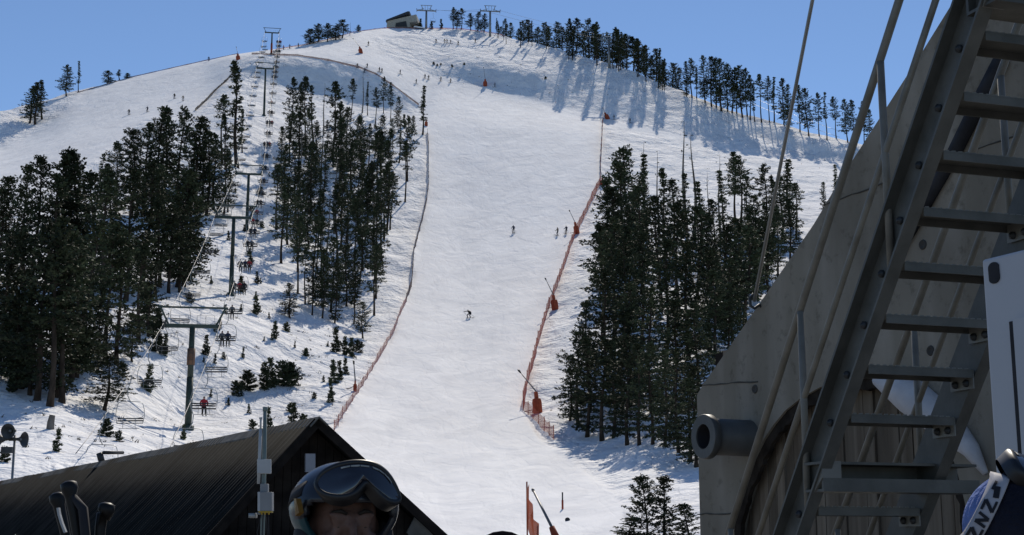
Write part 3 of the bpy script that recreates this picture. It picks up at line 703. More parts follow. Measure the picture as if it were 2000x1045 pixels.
POSE = {
 'upright': dict(pelvis=((0,-.04,.93),.15), chest=((0,0,1.28),.17), neck=((0,.04,1.47),.07), head=((0,.07,1.6),.095), top=((0,.07,1.72),.085), hl=((-.1,-.02,.86),.1), hr=((.1,-.02,.86),.1), kl=((-.14,.12,.48),.075), kr=((.14,.12,.48),.075), al=((-.15,0,.1),.07), ar=((.15,0,.1),.07), tl=((-.15,.17,.06),.055), tr=((.15,.17,.06),.055), sl=((-.2,0,1.38),.08), sr=((.2,0,1.38),.08), el=((-.32,.06,1.12),.06), er=((.32,.06,1.12),.06), wl=((-.34,.32,1.04),.05), wr=((.34,.32,1.04),.05), gl=((-.33,.42,1.04),.05), gr=((.33,.42,1.04),.05)),
 'crouch': dict(pelvis=((0,-.28,.68),.16), chest=((0,.08,.98),.17), neck=((0,.22,1.1),.07), head=((0,.3,1.2),.095), top=((0,.33,1.31),.085), hl=((-.12,-.24,.64),.11), hr=((.12,-.24,.64),.11), kl=((-.26,.18,.46),.08), kr=((.2,.18,.46),.08), al=((-.3,-.02,.1),.07), ar=((.26,-.02,.1),.07), tl=((-.3,.15,.06),.055), tr=((.26,.15,.06),.055), sl=((-.22,.1,1.04),.08), sr=((.22,.1,1.04),.08), el=((-.5,.12,.98),.06), er=((.48,.14,.86),.06), wl=((-.68,.3,.95),.05), wr=((.62,.36,.72),.05), gl=((-.74,.38,.95),.05), gr=((.66,.44,.7),.05)),
 'seated': dict(pelvis=((0,0,.12),.15), chest=((0,-.06,.48),.17), neck=((0,-.03,.67),.07), head=((0,0,.8),.095), top=((0,0,.92),.085), hl=((-.1,.06,.1),.1), hr=((.1,.06,.1),.1), kl=((-.12,.48,.08),.08), kr=((.12,.48,.08),.08), al=((-.12,.5,-.34),.07), ar=((.12,.5,-.34),.07), tl=((-.12,.66,-.38),.055), tr=((.12,.66,-.38),.055), sl=((-.2,-.05,.58),.08), sr=((.2,-.05,.58),.08), el=((-.3,.04,.34),.06), er=((.3,.04,.34),.06), wl=((-.22,.32,.28),.05), wr=((.22,.32,.28),.05), gl=((-.18,.42,.29),.05), gr=((.18,.42,.29),.05)),
}
OUTFIT = {'black': [M_BLACK, M_BLACK], 'navy': [M_NAVY, M_BLACK], 'red': [M_RED, M_BLACK], 'grey': [M_GREY, M_BLACK], 'tan': [M_TAN, M_GREY]}
BODY = {}
def body_mesh(pose, outfit):
    if (pose, outfit) not in BODY:
        if pose not in BODY: BODY[pose] = skinned(POSE[pose], EDG, 'body', colour_of, OUTFIT['black']+[M_SKIN, M_BLACK, M_BLACK])
        b = BODY[pose].copy(); b.materials[0], b.materials[1] = OUTFIT[outfit]; BODY[(pose, outfit)] = b
    return BODY[(pose, outfit)]
def ski_mesh(x, z=0):
    m = MB(); m.add([(x-.045,-.75,z), (x+.045,-.75,z), (x+.04,.7,z), (x-.04,.7,z), (x-.045,-.75,z+.03), (x+.045,-.75,z+.03), (x+.04,.7,z+.03), (x-.04,.7,z+.03), (x-.03,.92,z+.10), (x+.03,.92,z+.10), (x+.03,.92,z+.12), (x-.03,.92,z+.12)],
      [(3,2,1,0),(4,5,6,7),(0,1,5,4),(1,2,6,5),(3,0,4,7),(2,3,8,9),(7,6,10,11),(2,9,10,6),(3,7,11,8),(8,11,10,9)]); return m.mesh('ski')
SKI = {}
def skier(p, rz, pose, outfit, label, group=None, name='person', k=1.0):
    o = empty(name, p, rz); tag(o, label, 'person', group); o.scale = (k, k, k)
    link('body', body_mesh(pose, outfit), o)
    sx = {'upright': .15, 'crouch': .28, 'seated': .12}[pose]; zz = -.42 if pose == 'seated' else 0
    for s in (-1, 1):
        key = (pose, s)
        if key not in SKI:
            me = ski_mesh(s*sx, zz)
            if pose == 'seated':
                for v in me.vertices: v.co.y += .55; v.co.z -= .05*v.co.y
            me.materials.append(M_DKST); SKI[key] = me
        link('ski', SKI[key], o)
        if pose != 'seated':
            key = (pose, s, 'p')
            if key not in SKI:
                g = Vector(POSE[pose]['gl' if s < 0 else 'gr'][0]); m = MB()
                tip = g+Vector((.12*s, -.75 if pose == 'upright' else -.9, -g.z*.93 if pose == 'upright' else -g.z*.8))
                m.tube([g+(g-tip)*.08, tip], .014, 5); me = m.mesh('ski_pole'); me.materials.append(M_DKST); SKI[key] = me
            link('ski_pole', SKI[key], o)
    return o

proto = chair_proto(); CM = child_map(); first = True
def nth_word(n): return ordinal(n)
RIDERS = {1: [('red', 1)], }
chair_n = {-1: 0, 1: 0}
rr = random.Random(8)
SP_, OFF = 14.2, {-1: 11.6, 1: 17.0}
TY = [t[0].y for t in towers]
for s in (-1, 1):
    L = OFF[s]; n = 0
    while True:
        q = along(s, L)
        if q is None or q.y > towers[4][0].y+22: break
        if min(abs(q.y-y) for y in TY) < 1.2: L += 1.6; continue
        n += 1; L += SP_
        if first: c = proto; first = False
        else: c = copy_tree(proto, CM)
        d = lift_dir(min(4, max(0, sum(y < q.y for y in TY)))); rz = math.atan2(-d.x, d.y)
        c.location = q; c.rotation_euler = (0, rr.uniform(-.02, .02), rz+(math.pi if s < 0 else 0))
        seg = sum(y < q.y for y in TY)
        side = 'coming down' if s < 0 else 'going up'
        where = ['below the lowest pylon', 'between first and second pylon', 'between second and third pylon', 'between third and fourth pylon', 'between fourth and top pylon', 'beyond the top pylon'][seg]
        m_ = sum(1 for o in bpy.data.objects if o.get('seg') == (s*10+seg)); c['seg'] = s*10+seg
        load = 0
        if s > 0:
            if n == 2: load = 1
            elif n in (1, 3): load = 0
            else: load = rr.choice((2, 2, 2, 3, 1))
        what = {0: 'empty', 1: 'one-rider', 2: 'two-rider', 3: 'three-rider'}[load]
        c['label'] = '%s chair %s, %s one from below %s' % (what, side, nth_word(m_+1), where); c['category'] = 'lift chair'; c['group'] = 'chairs on the chairlift'
        if load:
            xs = {1: [-.1], 2: [-.3, .25], 3: [-.6, 0, .55]}[load] if n != 2 else [.0]
            dv = Vector((math.cos(rz), math.sin(rz), 0)); fw = Vector((-math.sin(rz), math.cos(rz), 0))
            for i, x in enumerate(xs):
                of = 'red' if n == 2 else rr.choice(('black', 'navy', 'black', 'grey', 'red'))
                pos = q+dv*x+fw*.06+Vector((0, 0, -3.5))
                which = '' if load == 1 else [' nearest the pylon side', ' on the outer side'][i] if load == 2 else [' nearest the pylon side', ' in the middle', ' on the outer side'][i]
                skier(pos, rz, 'seated', of, '%s-clad rider%s on the %s uphill chair %s' % (of, which, nth_word(m_+1), where), 'riders on the chairlift', k=1.05)

# ---------------------------------------------------------------- second lift and station on the summit
PY2 = [(833,54,21,596),(957,70,22,590),(1190,134,78,530)]
pts2 = {-1: [], 1: []}
LB2 = ['grey summit pylon beside the lift station', 'grey summit pylon with its shadow on the snow below', 'grey pylon standing before the crest pines']
for i, (u, vb, va, _) in enumerate(PY2):
    p = ground(u, vb); h = at(u, va, p.y).z-p.z; c = Vector((1, .12, 0)).normalized(); up = Vector((0, 0, 1))
    root = empty('lift_pylon', p); tag(root, LB2[i], 'lift pylon', 'pylons of the summit lift')
    m = MB(); m.tube([(0, 0, -.5), (0, 0, h)], [.55, .42], 12); m.obj('post', [M_STEEL], root, True)
    wd = 4.3
    m = MB(); m.bar(-c*wd+up*h, c*wd+up*h, .4, .45)
    m.bar(-c*wd+up*(h-.1), -c*1.0+up*(h+1.1), .15, .15); m.bar(c*wd+up*(h-.1), c*1.0+up*(h+1.1), .15, .15)
    m.obj('crossarm', [M_STEEL], root)
    m = MB(); m.bar(-c*2.6+up*(h+2.5), c*2.6+up*(h+2.5), .2, .2)
    for x in (-1, 1): m.bar(c*1.5*x+up*h, c*2.2*x+up*(h+2.5), .3, .3); m.bar(c*.5*x+up*h, c*.6*x+up*(h+2.5), .14, .14)
    m.obj('lifting_frame', [M_STEEL], root)
    for s in (-1, 1):
        m = MB(); b = c*s*wd; m.bar(b+up*(h+.1)-Vector((.1, -1.8, 0)), b+up*(h+.1)+Vector((.1, -1.8, 0)), .2, .4); m.obj('sheave_train', [M_DKST], root)
        pts2[s].append(p+b+up*(h+.5))
for s, lb in ((-1, 'nearer haul rope of the summit lift crossing the crest pines'), (1, 'farther haul rope of the summit lift crossing the crest pines')):
    P = pts2[s]+[at(1470, 196+6*s, 470), at(1640, 262+6*s, 420)]; out = []
    for a, b in zip(P[:-1], P[1:]):
        for k in range(10):
            f = k/10; q = a.lerp(b, f); q.z -= 1.2*4*f*(1-f)*.4; out.append(q)
    m = MB(); m.tube(out+[P[-1]], .045, 5); tag(m.obj('haul_rope', [M_STEEL], None, True), lb, 'cable')
for L, lb in ((at(943, 44, 592), 'distant summit-lift chair hanging just short of the second summit pylon'), (at(846, 27, 596), 'distant summit-lift chair hanging past the first summit pylon')):
    c = copy_tree(proto, CM); c.location = L; c.scale = (1.1,)*3; c.rotation_euler = (0, 0, .3); tag(c, lb, 'lift chair', 'chairs on the summit lift')
# station: wedge roof on a concrete base
ps = ground(792, 57); D0 = ps.y+4
M_STA = mat('station_cladding', (.34, .32, .27), (.42, .40, .34), .7, scale=1.5); M_STR = mat('station_roof', (.03, .035, .045), (.05, .055, .065), .6, scale=2)
root = empty('lift_station', ps); tag(root, 'wedge-roofed lift top station on the summit', 'lift station')
def rel(u, v, D): return at(u, v, D)-ps
m = MB(); m.prism([rel(755, 50, D0), rel(757, 41, D0), rel(813, 28, D0), rel(815, 41, D0), rel(800, 44, D0), rel(800, 53, D0), rel(755, 53, D0)], (1, 9, 0)); fixnormals(m.obj('housing', [M_STA], root))
m = MB(); m.prism([rel(753, 41, D0-.6), rel(755, 38, D0-.6), rel(796, 22, D0-.6), rel(800, 22, D0-.6), rel(800, 27, D0-.6), rel(797, 27.5, D0-.6)], (1, 10.5, 0)); fixnormals(m.obj('roof', [M_STR], root))
m = MB(); m.prism([rel(772, 52, D0-.3), rel(773, 45, D0-.3), rel(793, 41, D0-.3), rel(795, 52, D0-.3)], (0, .2, 0)); fixnormals(m.obj('opening', [M_DKST], root))
pc = ground(817, 57); root = empty('ticket_cabin', pc); tag(root, 'little cabin with snow-covered roof below the summit station', 'cabin')
m = MB(); m.box((0, 3, .5), (4.0, 2.5, 2.0)); m.obj('walls', [M_STR], root)
m = MB(); m.prism([(-2.5, 1.4, 1.6), (-2.0, 1.4, 2.3), (2.6, 1.4, 1.5), (2.7, 1.4, 1.1)], (0, 3.2, 0)); fixnormals(m.obj('snowy_roof', [mat('roof_snow', (.85, .87, .9), None, .6)], root))

# ---------------------------------------------------------------- netting, rope fences, snow lances
def net_material(name, c, cell, line):
    m = bpy.data.materials.new(name); m.use_nodes = True; t = m.node_tree; L = t.links.new
    b = t.nodes['Principled BSDF']; b.inputs['Base Color'].default_value = (*c, 1); b.inputs['Roughness'].default_value = .7; b.inputs['Specular IOR Level'].default_value = .2
    uv = t.nodes.new('ShaderNodeUVMap'); uv.uv_map = 'UVMap'; sp = t.nodes.new('ShaderNodeSeparateXYZ'); L(uv.outputs[0], sp.inputs[0]); ds = []
    for k in (0, 1):
        q = t.nodes.new('ShaderNodeMath'); q.operation = 'PINGPONG'; q.inputs[1].default_value = cell/2; L(sp.outputs[k], q.inputs[0])
        g = t.nodes.new('ShaderNodeMath'); g.operation = 'LESS_THAN'; g.inputs[1].default_value = line/2; L(q.outputs[0], g.inputs[0]); ds.append(g.outputs[0])
    mx = t.nodes.new('ShaderNodeMath'); mx.operation = 'MAXIMUM'; L(ds[0], mx.inputs[0]); L(ds[1], mx.inputs[1]); 
    tl_ = t.nodes.new('ShaderNodeBsdfTranslucent'); tl_.inputs[0].default_value = (*c, 1); tp = t.nodes.new('ShaderNodeBsdfTransparent')
    a_ = t.nodes.new('ShaderNodeMixShader'); a_.inputs[0].default_value = .45; L(b.outputs[0], a_.inputs[1]); L(tl_.outputs[0], a_.inputs[2])
    e_ = t.nodes.new('ShaderNodeMixShader'); L(mx.outputs[0], e_.inputs[0]); L(tp.outputs[0], e_.inputs[1]); L(a_.outputs[0], e_.inputs[2]); L(e_.outputs[0], t.nodes['Material Output'].inputs['Surface'])
    return m
M_NET = net_material('red_netting', (.32, .075, .055), .16, .056); M_NET2 = net_material('orange_netting', (.55, .10, .03), .1, .075); M_NET3 = net_material('red_tall_netting', (.42, .085, .045), .16, .085); M_NETD = net_material('weathered_netting', (.12, .07, .06), .2, .11)
M_POST = mat('orange_pole', (.35, .07, .04), (.42, .1, .05), .6, scale=2); M_POSTD = mat('dark_pole', (.06, .05, .045), (.09, .08, .07), .8, scale=2)
def netting(name, px, h, step, label, net, post, cat='netting fence', sag=.12, r=.03, lean=(0, 0, 0), net_on=True):
    P = [ground(u, v) for u, v in px]; base = P[0].copy()
    root = empty(name, base); tag(root, label, cat)
    pts = []
    for a, b in zip(P[:-1], P[1:]):
        n = max(1, round((b-a).length/step))
        for k in range(n): pts.append(a.lerp(b, k/n))
    pts.append(P[-1]); rl = random.Random(len(px)*7+int(h*10)); top = []
    pts2_ = []
    for p in pts:
        # follow the snow surface
        u_ = 1000+FPX*p.x/((p.y)*CP+(p.z-EYE)*SP); pts2_.append(p)
    me = MB(); nn = len(pts2_); L = 0; uvs = []; V = []; F = []
    for i, p in enumerate(pts2_):
        hh = h*rl.uniform(.86, 1.04); lv = Vector(lean)+Vector((rl.uniform(-.05, .05), rl.uniform(-.06, .06), 0))*h
        t_ = p-base+lv*.5+Vector((0, 0, hh)); top.append((p-base, t_))
    for i in range(nn-1):
        (a0, a1), (b0, b1) = top[i], top[i+1]; l = (b0-a0).length; mid0 = (a0+b0)/2+Vector((rl.uniform(-.15, .15), 0, .05)); mid1 = (a1+b1)/2-Vector((rl.uniform(-.1, .1), 0, sag*h))
        for (q0, q1, r0, r1, s0, s1) in ((a0, a1, mid0, mid1, L, L+l/2), (mid0, mid1, b0, b1, L+l/2, L+l)):
            k = len(V); V += [q0, r0, r1, q1]; F.append((k, k+1, k+2, k+3)); uvs += [(s0, 0), (s1, 0), (s1, h), (s0, h)]
        L += l
    if net_on:
        me = bpy.data.meshes.new('net'); me.from_pydata([tuple(v) for v in V], [], F); ul = me.uv_layers.new(name='UVMap')
        ul.data.foreach_set('uv', np.array(uvs, np.float32).ravel()); me.update(); link('net', me, root, net)
    for (a, b) in top:
        m = MB(); m.tube([a-Vector((0, 0, .4)), b+(b-a)*.06], r, 5); m.obj('post', [post], root)
    return root
netting('safety_netting', [(652,842),(676,803),(700,772),(718,742),(736,710),(755,674),(770,645),(783,616),(794,590)], 1.1, 5.5, 'red safety netting along the lift side of the lower piste', M_NET, M_POST, r=.03)
netting('safety_netting', [(794,590),(803,560),(806,530),(809,500),(815,470),(825,430),(832,398),(836,360),(838,320),(836,285),(834,262)], 1.5, 9, 'thin faded netting along the lift side of the upper piste', M_NETD, M_POSTD, r=.05)
netting('safety_netting', [(1021,798),(1030,757),(1040,716),(1050,676),(1062,633),(1073,602)], 2.0, 6, 'tall red safety netting beside the lowest snow lance', M_NET3, M_POST, r=.04)
netting('safety_netting', [(1073,602),(1088,563),(1100,528),(1112,490),(1124,458)], 2.0, 7, 'tall red safety netting between the second and third snow lances', M_NET3, M_POST, r=.05)
netting('safety_netting', [(1124,458),(1140,426),(1157,392),(1174,358)], 2.2, 8, 'tall red safety netting up to the top corner of the right stand', M_NET3, M_POST, r=.06)
netting('safety_netting', [(1174,358),(1174,320),(1176,275),(1178,232)], 2.2, 10, 'weathered netting running straight up to the traverse', M_NETD, M_POST, r=.07)
netting('safety_netting', [(1022,800),(1042,815),(1062,832),(1083,848)], 1.5, 3, 'low pale-orange netting curving below the lowest snow lance', M_NET, M_POST, r=.04)
netting('rope_fence', [(492,108),(530,109),(580,110),(640,119),(700,131),(735,146),(765,166),(795,188),(818,206)], .8, 5, 'thin stake fence along the brow of the shaded bank', M_NETD, M_POSTD, r=.035)
netting('rope_fence', [(150,183),(210,163),(260,149),(330,134),(400,119),(465,106)], .4, 9, 'low orange rope fence along the left crest', M_NETD, M_POST, r=.035)
netting('rope_fence', [(540,97),(600,87),(650,75),(690,64),(750,56),(830,55)], .6, 9, 'low orange fence along the summit crest', M_NET, M_POST, r=.06)
netting('rope_fence', [(830,55),(900,58),(960,66),(985,71)], .6, 9, 'low orange fence under the group of summit pines', M_NET, M_POST, r=.06)
netting('rope_fence', [(862,157),(950,170),(1050,192),(1120,210),(1175,226)], .4, 9, 'low orange rope fence at the foot of the dark bank', M_NETD, M_POST, r=.035, net_on=False)
netting('rope_fence', [(1186,229),(1250,248),(1330,264),(1400,280),(1500,306),(1600,328),(1650,338)], .5, 10, 'low rope fence along the traverse to the right stand', M_NETD, M_POST, r=.03, net_on=False)
netting('snow_fence', [(380,218),(400,199),(420,180),(440,160),(456,144)], 1.0, 2.2, 'dark wooden snow fence slanting up beside the left piste', M_POSTD, M_POSTD, cat='snow fence', r=.07)
# front net, close to the camera
pf = at(1048, 1075, 60); pf.z = 0
root = empty('safety_netting', pf); tag(root, 'bright orange net panel at the near end of the piste', 'netting fence')
a0, a1, b0, b1 = at(1052, 1100, 56)-pf, at(1050, 1030, 56)-pf, at(1030, 1030, 64)-pf, at(1029, 945, 64)-pf
me = bpy.data.meshes.new('net'); V = []; F = []; uvs = []
for i in range(8):
    f0, f1 = i/8, (i+1)/8; k = len(V); o0 = Vector((.12*math.sin(i*1.7), 0, -.25*math.sin(math.pi*f0))); o1 = Vector((.12*math.sin((i+1)*1.7), 0, -.25*math.sin(math.pi*f1)))
    V += [a0.lerp(b0, f0), a0.lerp(b0, f1), a1.lerp(b1, f1)+o1, a1.lerp(b1, f0)+o0]; F.append((k, k+1, k+2, k+3)); uvs += [(f0*8, 0), (f1*8, 0), (f1*8, 1.8), (f0*8, 1.8)]
me.from_pydata([tuple(v) for v in V], [], F); ul = me.uv_layers.new(name='UVMap'); ul.data.foreach_set('uv', np.array(uvs, np.float32).ravel()); link('net', me, root, M_NET2)
for q0, q1 in ((a0, a1), (b0, b1)):
    m = MB(); m.tube([q0-Vector((0, 0, 1)), q1+(q1-q0)*.05], .035, 6); m.obj('post', [M_POST], root)

M_LANCE = mat('lance_tube', (.12, .12, .125), (.2, .2, .2), .5, metal=.4, scale=3)
def lance(base, pts, label, padh, padr, tip, tilt=(0, 0)):
    root = empty('snow_lance', base); tag(root, label, 'snow lance', 'snow lances along the pistes')
    m = MB(); tx = Vector((tilt[0], tilt[1], 0))
    prof = [(padr*.75, -.3), (padr*1.05, .05), (padr*1.1, padh*.5), (padr*.95, padh*.66), (padr*.5, padh*.70), (padr*.45, padh), (0, padh*1.01)]
    m.lathe((0, 0, 0), tx+Vector((0, 0, 1)), prof, 10); m.obj('padding', [M_ORANGE], root)
    top = (tx+Vector((0, 0, 1))).normalized()*padh; m = MB(); tip = Vector(tip)
    m.tube([top*.8, top+Vector((0, 0, .05)), tip], [.09, .08, .05], 7); m.obj('lance_tube', [M_LANCE], root, True)
    m = MB(); d = (tip-top).normalized(); m.tube([tip-d*.1, tip+d*.25, tip+d*.3+Vector((-.1, 0, .05))], [.09, .12, .05], 8); m.obj('nozzle_head', [M_DKST], root, True)
    m = MB(); s0 = top*.35; m.tube([top*.5, Vector((-.6, .1, .35)), Vector((-1.6, .0, .12))], .05, 5); m.obj('hose', [M_DKST], root, True)
    return root
for (u, v, ph, pr, tp, tl, lb) in [
 (1050,800,2.4,.5,(-2.0,0,4.6),(-.10,0),'orange-padded snow lance at the lower end of the tall netting'),
 (1084,603,2.4,.55,(-1.5,0,5.0),(-.12,0),'orange-padded snow lance second up the tall netting'),
 (1127,457,2.6,.55,(-1.6,0,5.0),(-.2,0),'orange-padded snow lance near two standing skiers'),
 (1178,360,2.0,.6,(-.6,0,4.0),(-.1,0),'snow lance at the top corner of the right stand'),
 (1187,232,2.4,.7,(-1.6,0,3.6),(-.5,0),'snow lance at the junction of netting and traverse'),
 (948,168,2.6,.7,(-.6,0,7.0),(0,0),'snow lance with orange base at the foot of the dark bank'),
 (706,103,2.6,.7,(-3.0,0,5.6),(-.25,0),'snow lance leaning over the summit piste'),
 (466,117,2.2,.7,(-.8,0,4.6),(-.1,0),'snow lance on the left crest by the tall thin pine'),
 (832,246,2.0,.45,(-.3,0,2.6),(0,0),'small orange post beside the lone pine at the netting'),
 (692,770,1.2,.2,(-.2,0,3.2),(0,0),'thin hydrant pole beside the lower piste netting')]:
    lance(ground(u, v), None, lb, ph, pr, tp, tl)
pl = at(1083, 1075, 55); pl.z = max(pl.z, -.2)
root = empty('snow_lance', pl); tag(root, 'near snow lance with orange sleeve rising beside the net panel', 'snow lance', 'snow lances along the pistes')
q0, q1, q2 = at(1086, 1050, 55)-pl, at(1078, 1030, 55)-pl, at(1041, 957, 57)-pl
m = MB(); m.tube([q1, q2], [.06, .045], 8); m.obj('lance_tube', [M_LANCE], root, True)
m = MB(); m.tube([Vector((q0.x+.05, q0.y, -.4)), q0, q1+(q2-q1)*.02], [.17, .16, .11], 10); m.obj('padding', [M_ORANGE], root, True)
m = MB(); m.tube([q2-(q2-q1)*.02, q2+(q2-q1)*.015], .065, 8); m.obj('nozzle_head', [M_LANCE], root, True)
p = ground(1098, 996); root = empty('marker_pole', p); tag(root, 'lone piste marker pole with red lower half', 'marker pole')
m = MB(); m.tube([(0, 0, -.3), (0, 0, .62)], .07, 8); m.obj('red_sleeve', [M_ORANGE], root, True); m = MB(); m.tube([(0, 0, .62), (0, 0, 1.15)], .05, 8); m.obj('pole', [M_DKST], root, True)
p = ground(1109, 1017); m = MB(); m.ell((0, 0, .05), (.17, .15, .16), nu=8, nv=5); o = m.obj('snow_clod', [M_BLACK]); o.location = p; tag(o, 'small dark lump lying on the snow near the marker pole', 'stone')
for (u, v, s, lb) in [(97,838,.55,'weathered stump standing in the snow near the loudspeakers'),]:
    p = ground(u, v); root = empty('tree_stump', p); tag(root, lb, 'stump')
    m = MB(); m.tube([(0, 0, -.2), (.02, 0, .5), (.1, 0, 1.0)], [.3, .25, .2], 9); m.obj('wood', [M_DEAD], root)

# skiers
SK = [(917,622,.7,'crouch','black','skier in a wide crouch carving alone down the middle of the piste'),(1002,455,.3,'upright','navy','upright skier above the crouching one on the piste'),(1090,461,2.2,'upright','tan','tan-clad skier, farther from the netting of the two beside the lance'),(1107,458,2.6,'upright','navy','dark-clad skier closer to the netting of the two beside the lance'),
 (252,224,.6,'upright','black','lower left skier of two crossing the left piste'),(288,220,.9,'upright','navy','upper skier of two crossing the left piste'),(341,193,.5,'upright','black','skier just above the pine tops on the left piste'),(356,197,.4,'upright','tan','pale skier just above the pine tops on the left piste'),
 (720,90,2.9,'upright','tan','skier beside the curved track on the summit piste'),(697,131,2.8,'upright','tan','skier passing above the stake fence corner'),(712,139,2.5,'upright','grey','skier nearest the stake fence, left of a pair'),(717,134,2.6,'upright','navy','skier nearest the stake fence, right of a pair'),
 (740,140,2.4,'upright','black','left skier of the pair high on the main piste'),(745,143,2.5,'upright','black','right skier of the pair high on the main piste'),(781,146,2.0,'upright','navy','single skier between two groups at the top of the piste'),(813,164,2.2,'upright','black','skier turning just above the lone netting pine'),
 (831,154,2.8,'upright','navy','left skier of the pair following the foot of the dark bank'),(837,156,2.7,'upright','black','right skier of the pair following the foot of the dark bank'),(862,158,2.4,'upright','tan','faint skier between the pair and the snow lance under the bank'),(880,163,2.2,'upright','black','dark skier gliding under the dark bank'),
 (967,170,1.8,'upright','navy','skier standing right next to the lance under the dark bank'),(1230,238,1.2,'upright','black','skier following the traverse beyond the netting corner'),(1199,233,1.5,'upright','navy','skier beside the lance at the traverse junction'),
 (555,97,1.2,'upright','red','small figure on the skyline, closest to the top pylon'),(567,95,1.1,'upright','navy','small figure on the skyline, middle of three past the pylon'),(583,93,1.3,'upright','black','taller dark figure on the skyline, farthest from the top pylon'),
 (868,85,.4,'upright','tan','figure in the summit group, nearest the station'),(873,86,.9,'upright','black','darkest figure in the summit group on the snowfield'),(880,85,1.4,'upright','grey','figure in the summit group, right of the darkest one'),(894,88,.4,'upright','grey','figure trailing the summit group'),(852,84,.4,'upright','black','figure ahead of the summit group on the snowfield'),(928,84,.7,'upright','black','figure by the pylon shadow on the summit snowfield'),
 (408,119,.5,'upright','navy','figure on the snow by the wooden snow fence top'),(534,108,.6,'upright','black','figure at the foot of the top pylon')]
for (u, v, rz, ps_, of, lb) in SK: skier(ground(u, v), rz, ps_, of, lb, 'skiers on the mountain', k=1.1)
for (u, v, s, lb) in [(846,127,1.0,'first dark clump'),(855,131,.8,'second dark clump'),(861,130,.7,'third dark clump'),(882,132,1.0,'fourth dark clump'),(906,129,.8,'fifth dark clump'),(1066,152,.9,'sixth dark clump')]:
    plant(u, v-5*s, v+1, 'b', lb+' of low scrub on the dark bank, counted from the summit piste', 'scrub on the dark bank', wide=1.0)

# ---------------------------------------------------------------- hut with corrugated roof
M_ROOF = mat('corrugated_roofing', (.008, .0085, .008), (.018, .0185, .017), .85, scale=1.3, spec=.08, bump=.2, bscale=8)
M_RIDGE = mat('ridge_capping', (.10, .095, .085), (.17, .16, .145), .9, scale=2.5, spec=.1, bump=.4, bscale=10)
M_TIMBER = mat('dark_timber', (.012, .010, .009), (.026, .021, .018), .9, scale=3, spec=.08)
ap = at(621, 819, 30); hb = Vector((ap.x, ap.y, 0))
rd = Vector((math.sin(R(-29.7)), math.cos(R(-29.7)), 0)); gd = Vector((rd.y, -rd.x, 0)); zz = Vector((0, 0, 1))
hut = empty('mountain_hut', hb); tag(hut, 'long dark hut with corrugated roof at the foot of the slope', 'hut')
HZ = ap.z; LEN = 37.5; PL, PR = R(47.5), R(38.5); W1, W2 = 3.1, 4.2
def hp(g, r, z): return gd*g+rd*r+zz*z
def roof_plane(sign, pitch, wd, name):
    m = MB(); n = int(LEN/.042); down = gd*sign*math.cos(pitch)-zz*math.sin(pitch); nrm = (gd*sign*math.sin(pitch)+zz*math.cos(pitch))
    rows_ = [0, wd/math.cos(pitch)*.5, wd/math.cos(pitch)]; V = []; F = []
    for i in range(n+1):
        r_ = LEN*i/n; wv = .035*math.sin(2*math.pi*r_/.24)
        for q, d_ in enumerate(rows_):
            V.append(zz*HZ+rd*r_+down*d_+nrm*(wv-.01)+Vector((0, 0, .02*math.sin(r_*.9)+.012*math.sin(r_*2.3+q))))
    for i in range(n):
        for q in range(2): k = i*3+q; F.append((k, k+1, k+4, k+3))
    m.add(V, F); o = m.obj(name, [M_ROOF], hut, True); sd_ = o.modifiers.new('thick', 'SOLIDIFY'); sd_.thickness = .02; return o
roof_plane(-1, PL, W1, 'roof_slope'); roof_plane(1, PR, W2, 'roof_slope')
k = 0; r_ = -.08; rq = random.Random(2)
while r_ < LEN:                                   # the capping is laid in overlapping lengths
    l = 1.9; m = MB(); z0 = HZ+.05+rq.uniform(-.012, .012); z1 = HZ+.05+rq.uniform(-.012, .012)
    for s, pt in ((-1, PL), (1, PR)):
        dn = gd*s*.27*math.cos(pt)-zz*.27*math.sin(pt)
        a, b = rd*r_+zz*z0, rd*(r_+l)+zz*z1
        m.add([a, b, b+dn, a+dn, a-zz*.035, b-zz*.035, b+dn-zz*.035, a+dn-zz*.035], [(0, 1, 2, 3), (7, 6, 5, 4), (0, 3, 7, 4), (1, 5, 6, 2), (3, 2, 6, 7)])
    fixnormals(m.obj('ridge_cap', [M_RIDGE], hut)); r_ += l-.06
m = MB(); in_ = .45                               # gable wall of upright boards
x = -W1+.25
while x < W2-.3:
    wv = .19; hz = HZ-.12-(abs(x+wv/2)*math.tan(PL if x+wv/2 < 0 else PR))
    mm = MB(); zb_ = -.2; mm.prism([hp(x, in_, zb_), hp(x+wv-.012, in_, zb_), hp(x+wv-.012, in_, max(zb_+.1, HZ-.10-abs(x+wv-.012)*math.tan(PL if x+wv < 0 else PR))), hp(x, in_, max(zb_+.1, HZ-.10-abs(x)*math.tan(PL if x < 0 else PR)))], rd*(.03+.012*rq.random()))
    fixnormals(mm.obj('plank', [M_TIMBER], hut)); x += wv
for s, pt, wd in ((-1, PL, W1), (1, PR, W2)):       # barge boards under the verge
    m = MB(); a = zz*(HZ-.05)+rd*.02; b = a+gd*s*wd-zz*wd*math.tan(pt); m.bar(a, b, .05, .2, up=rd.cross(b-a)); m.obj('barge_board', [M_TIMBER], hut)
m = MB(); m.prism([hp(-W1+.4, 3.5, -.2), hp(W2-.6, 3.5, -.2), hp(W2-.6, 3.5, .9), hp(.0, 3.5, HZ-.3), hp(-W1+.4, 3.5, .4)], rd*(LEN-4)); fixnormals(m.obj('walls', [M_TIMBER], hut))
M_PANEL = mat('pale_panel', (.24, .25, .28), (.30, .31, .34), .6, scale=3, spec=.3)
p0 = at(597, 886, 30.0); p1 = at(616, 886, 30.1); p2 = at(616, 922, 30.1); p3 = at(597, 922, 30.0)
m = MB(); m.prism([q-hb for q in (p3, p2, p1, p0)], rd*.06); fixnormals(m.obj('shutter', [M_PANEL], hut))
m = MB()
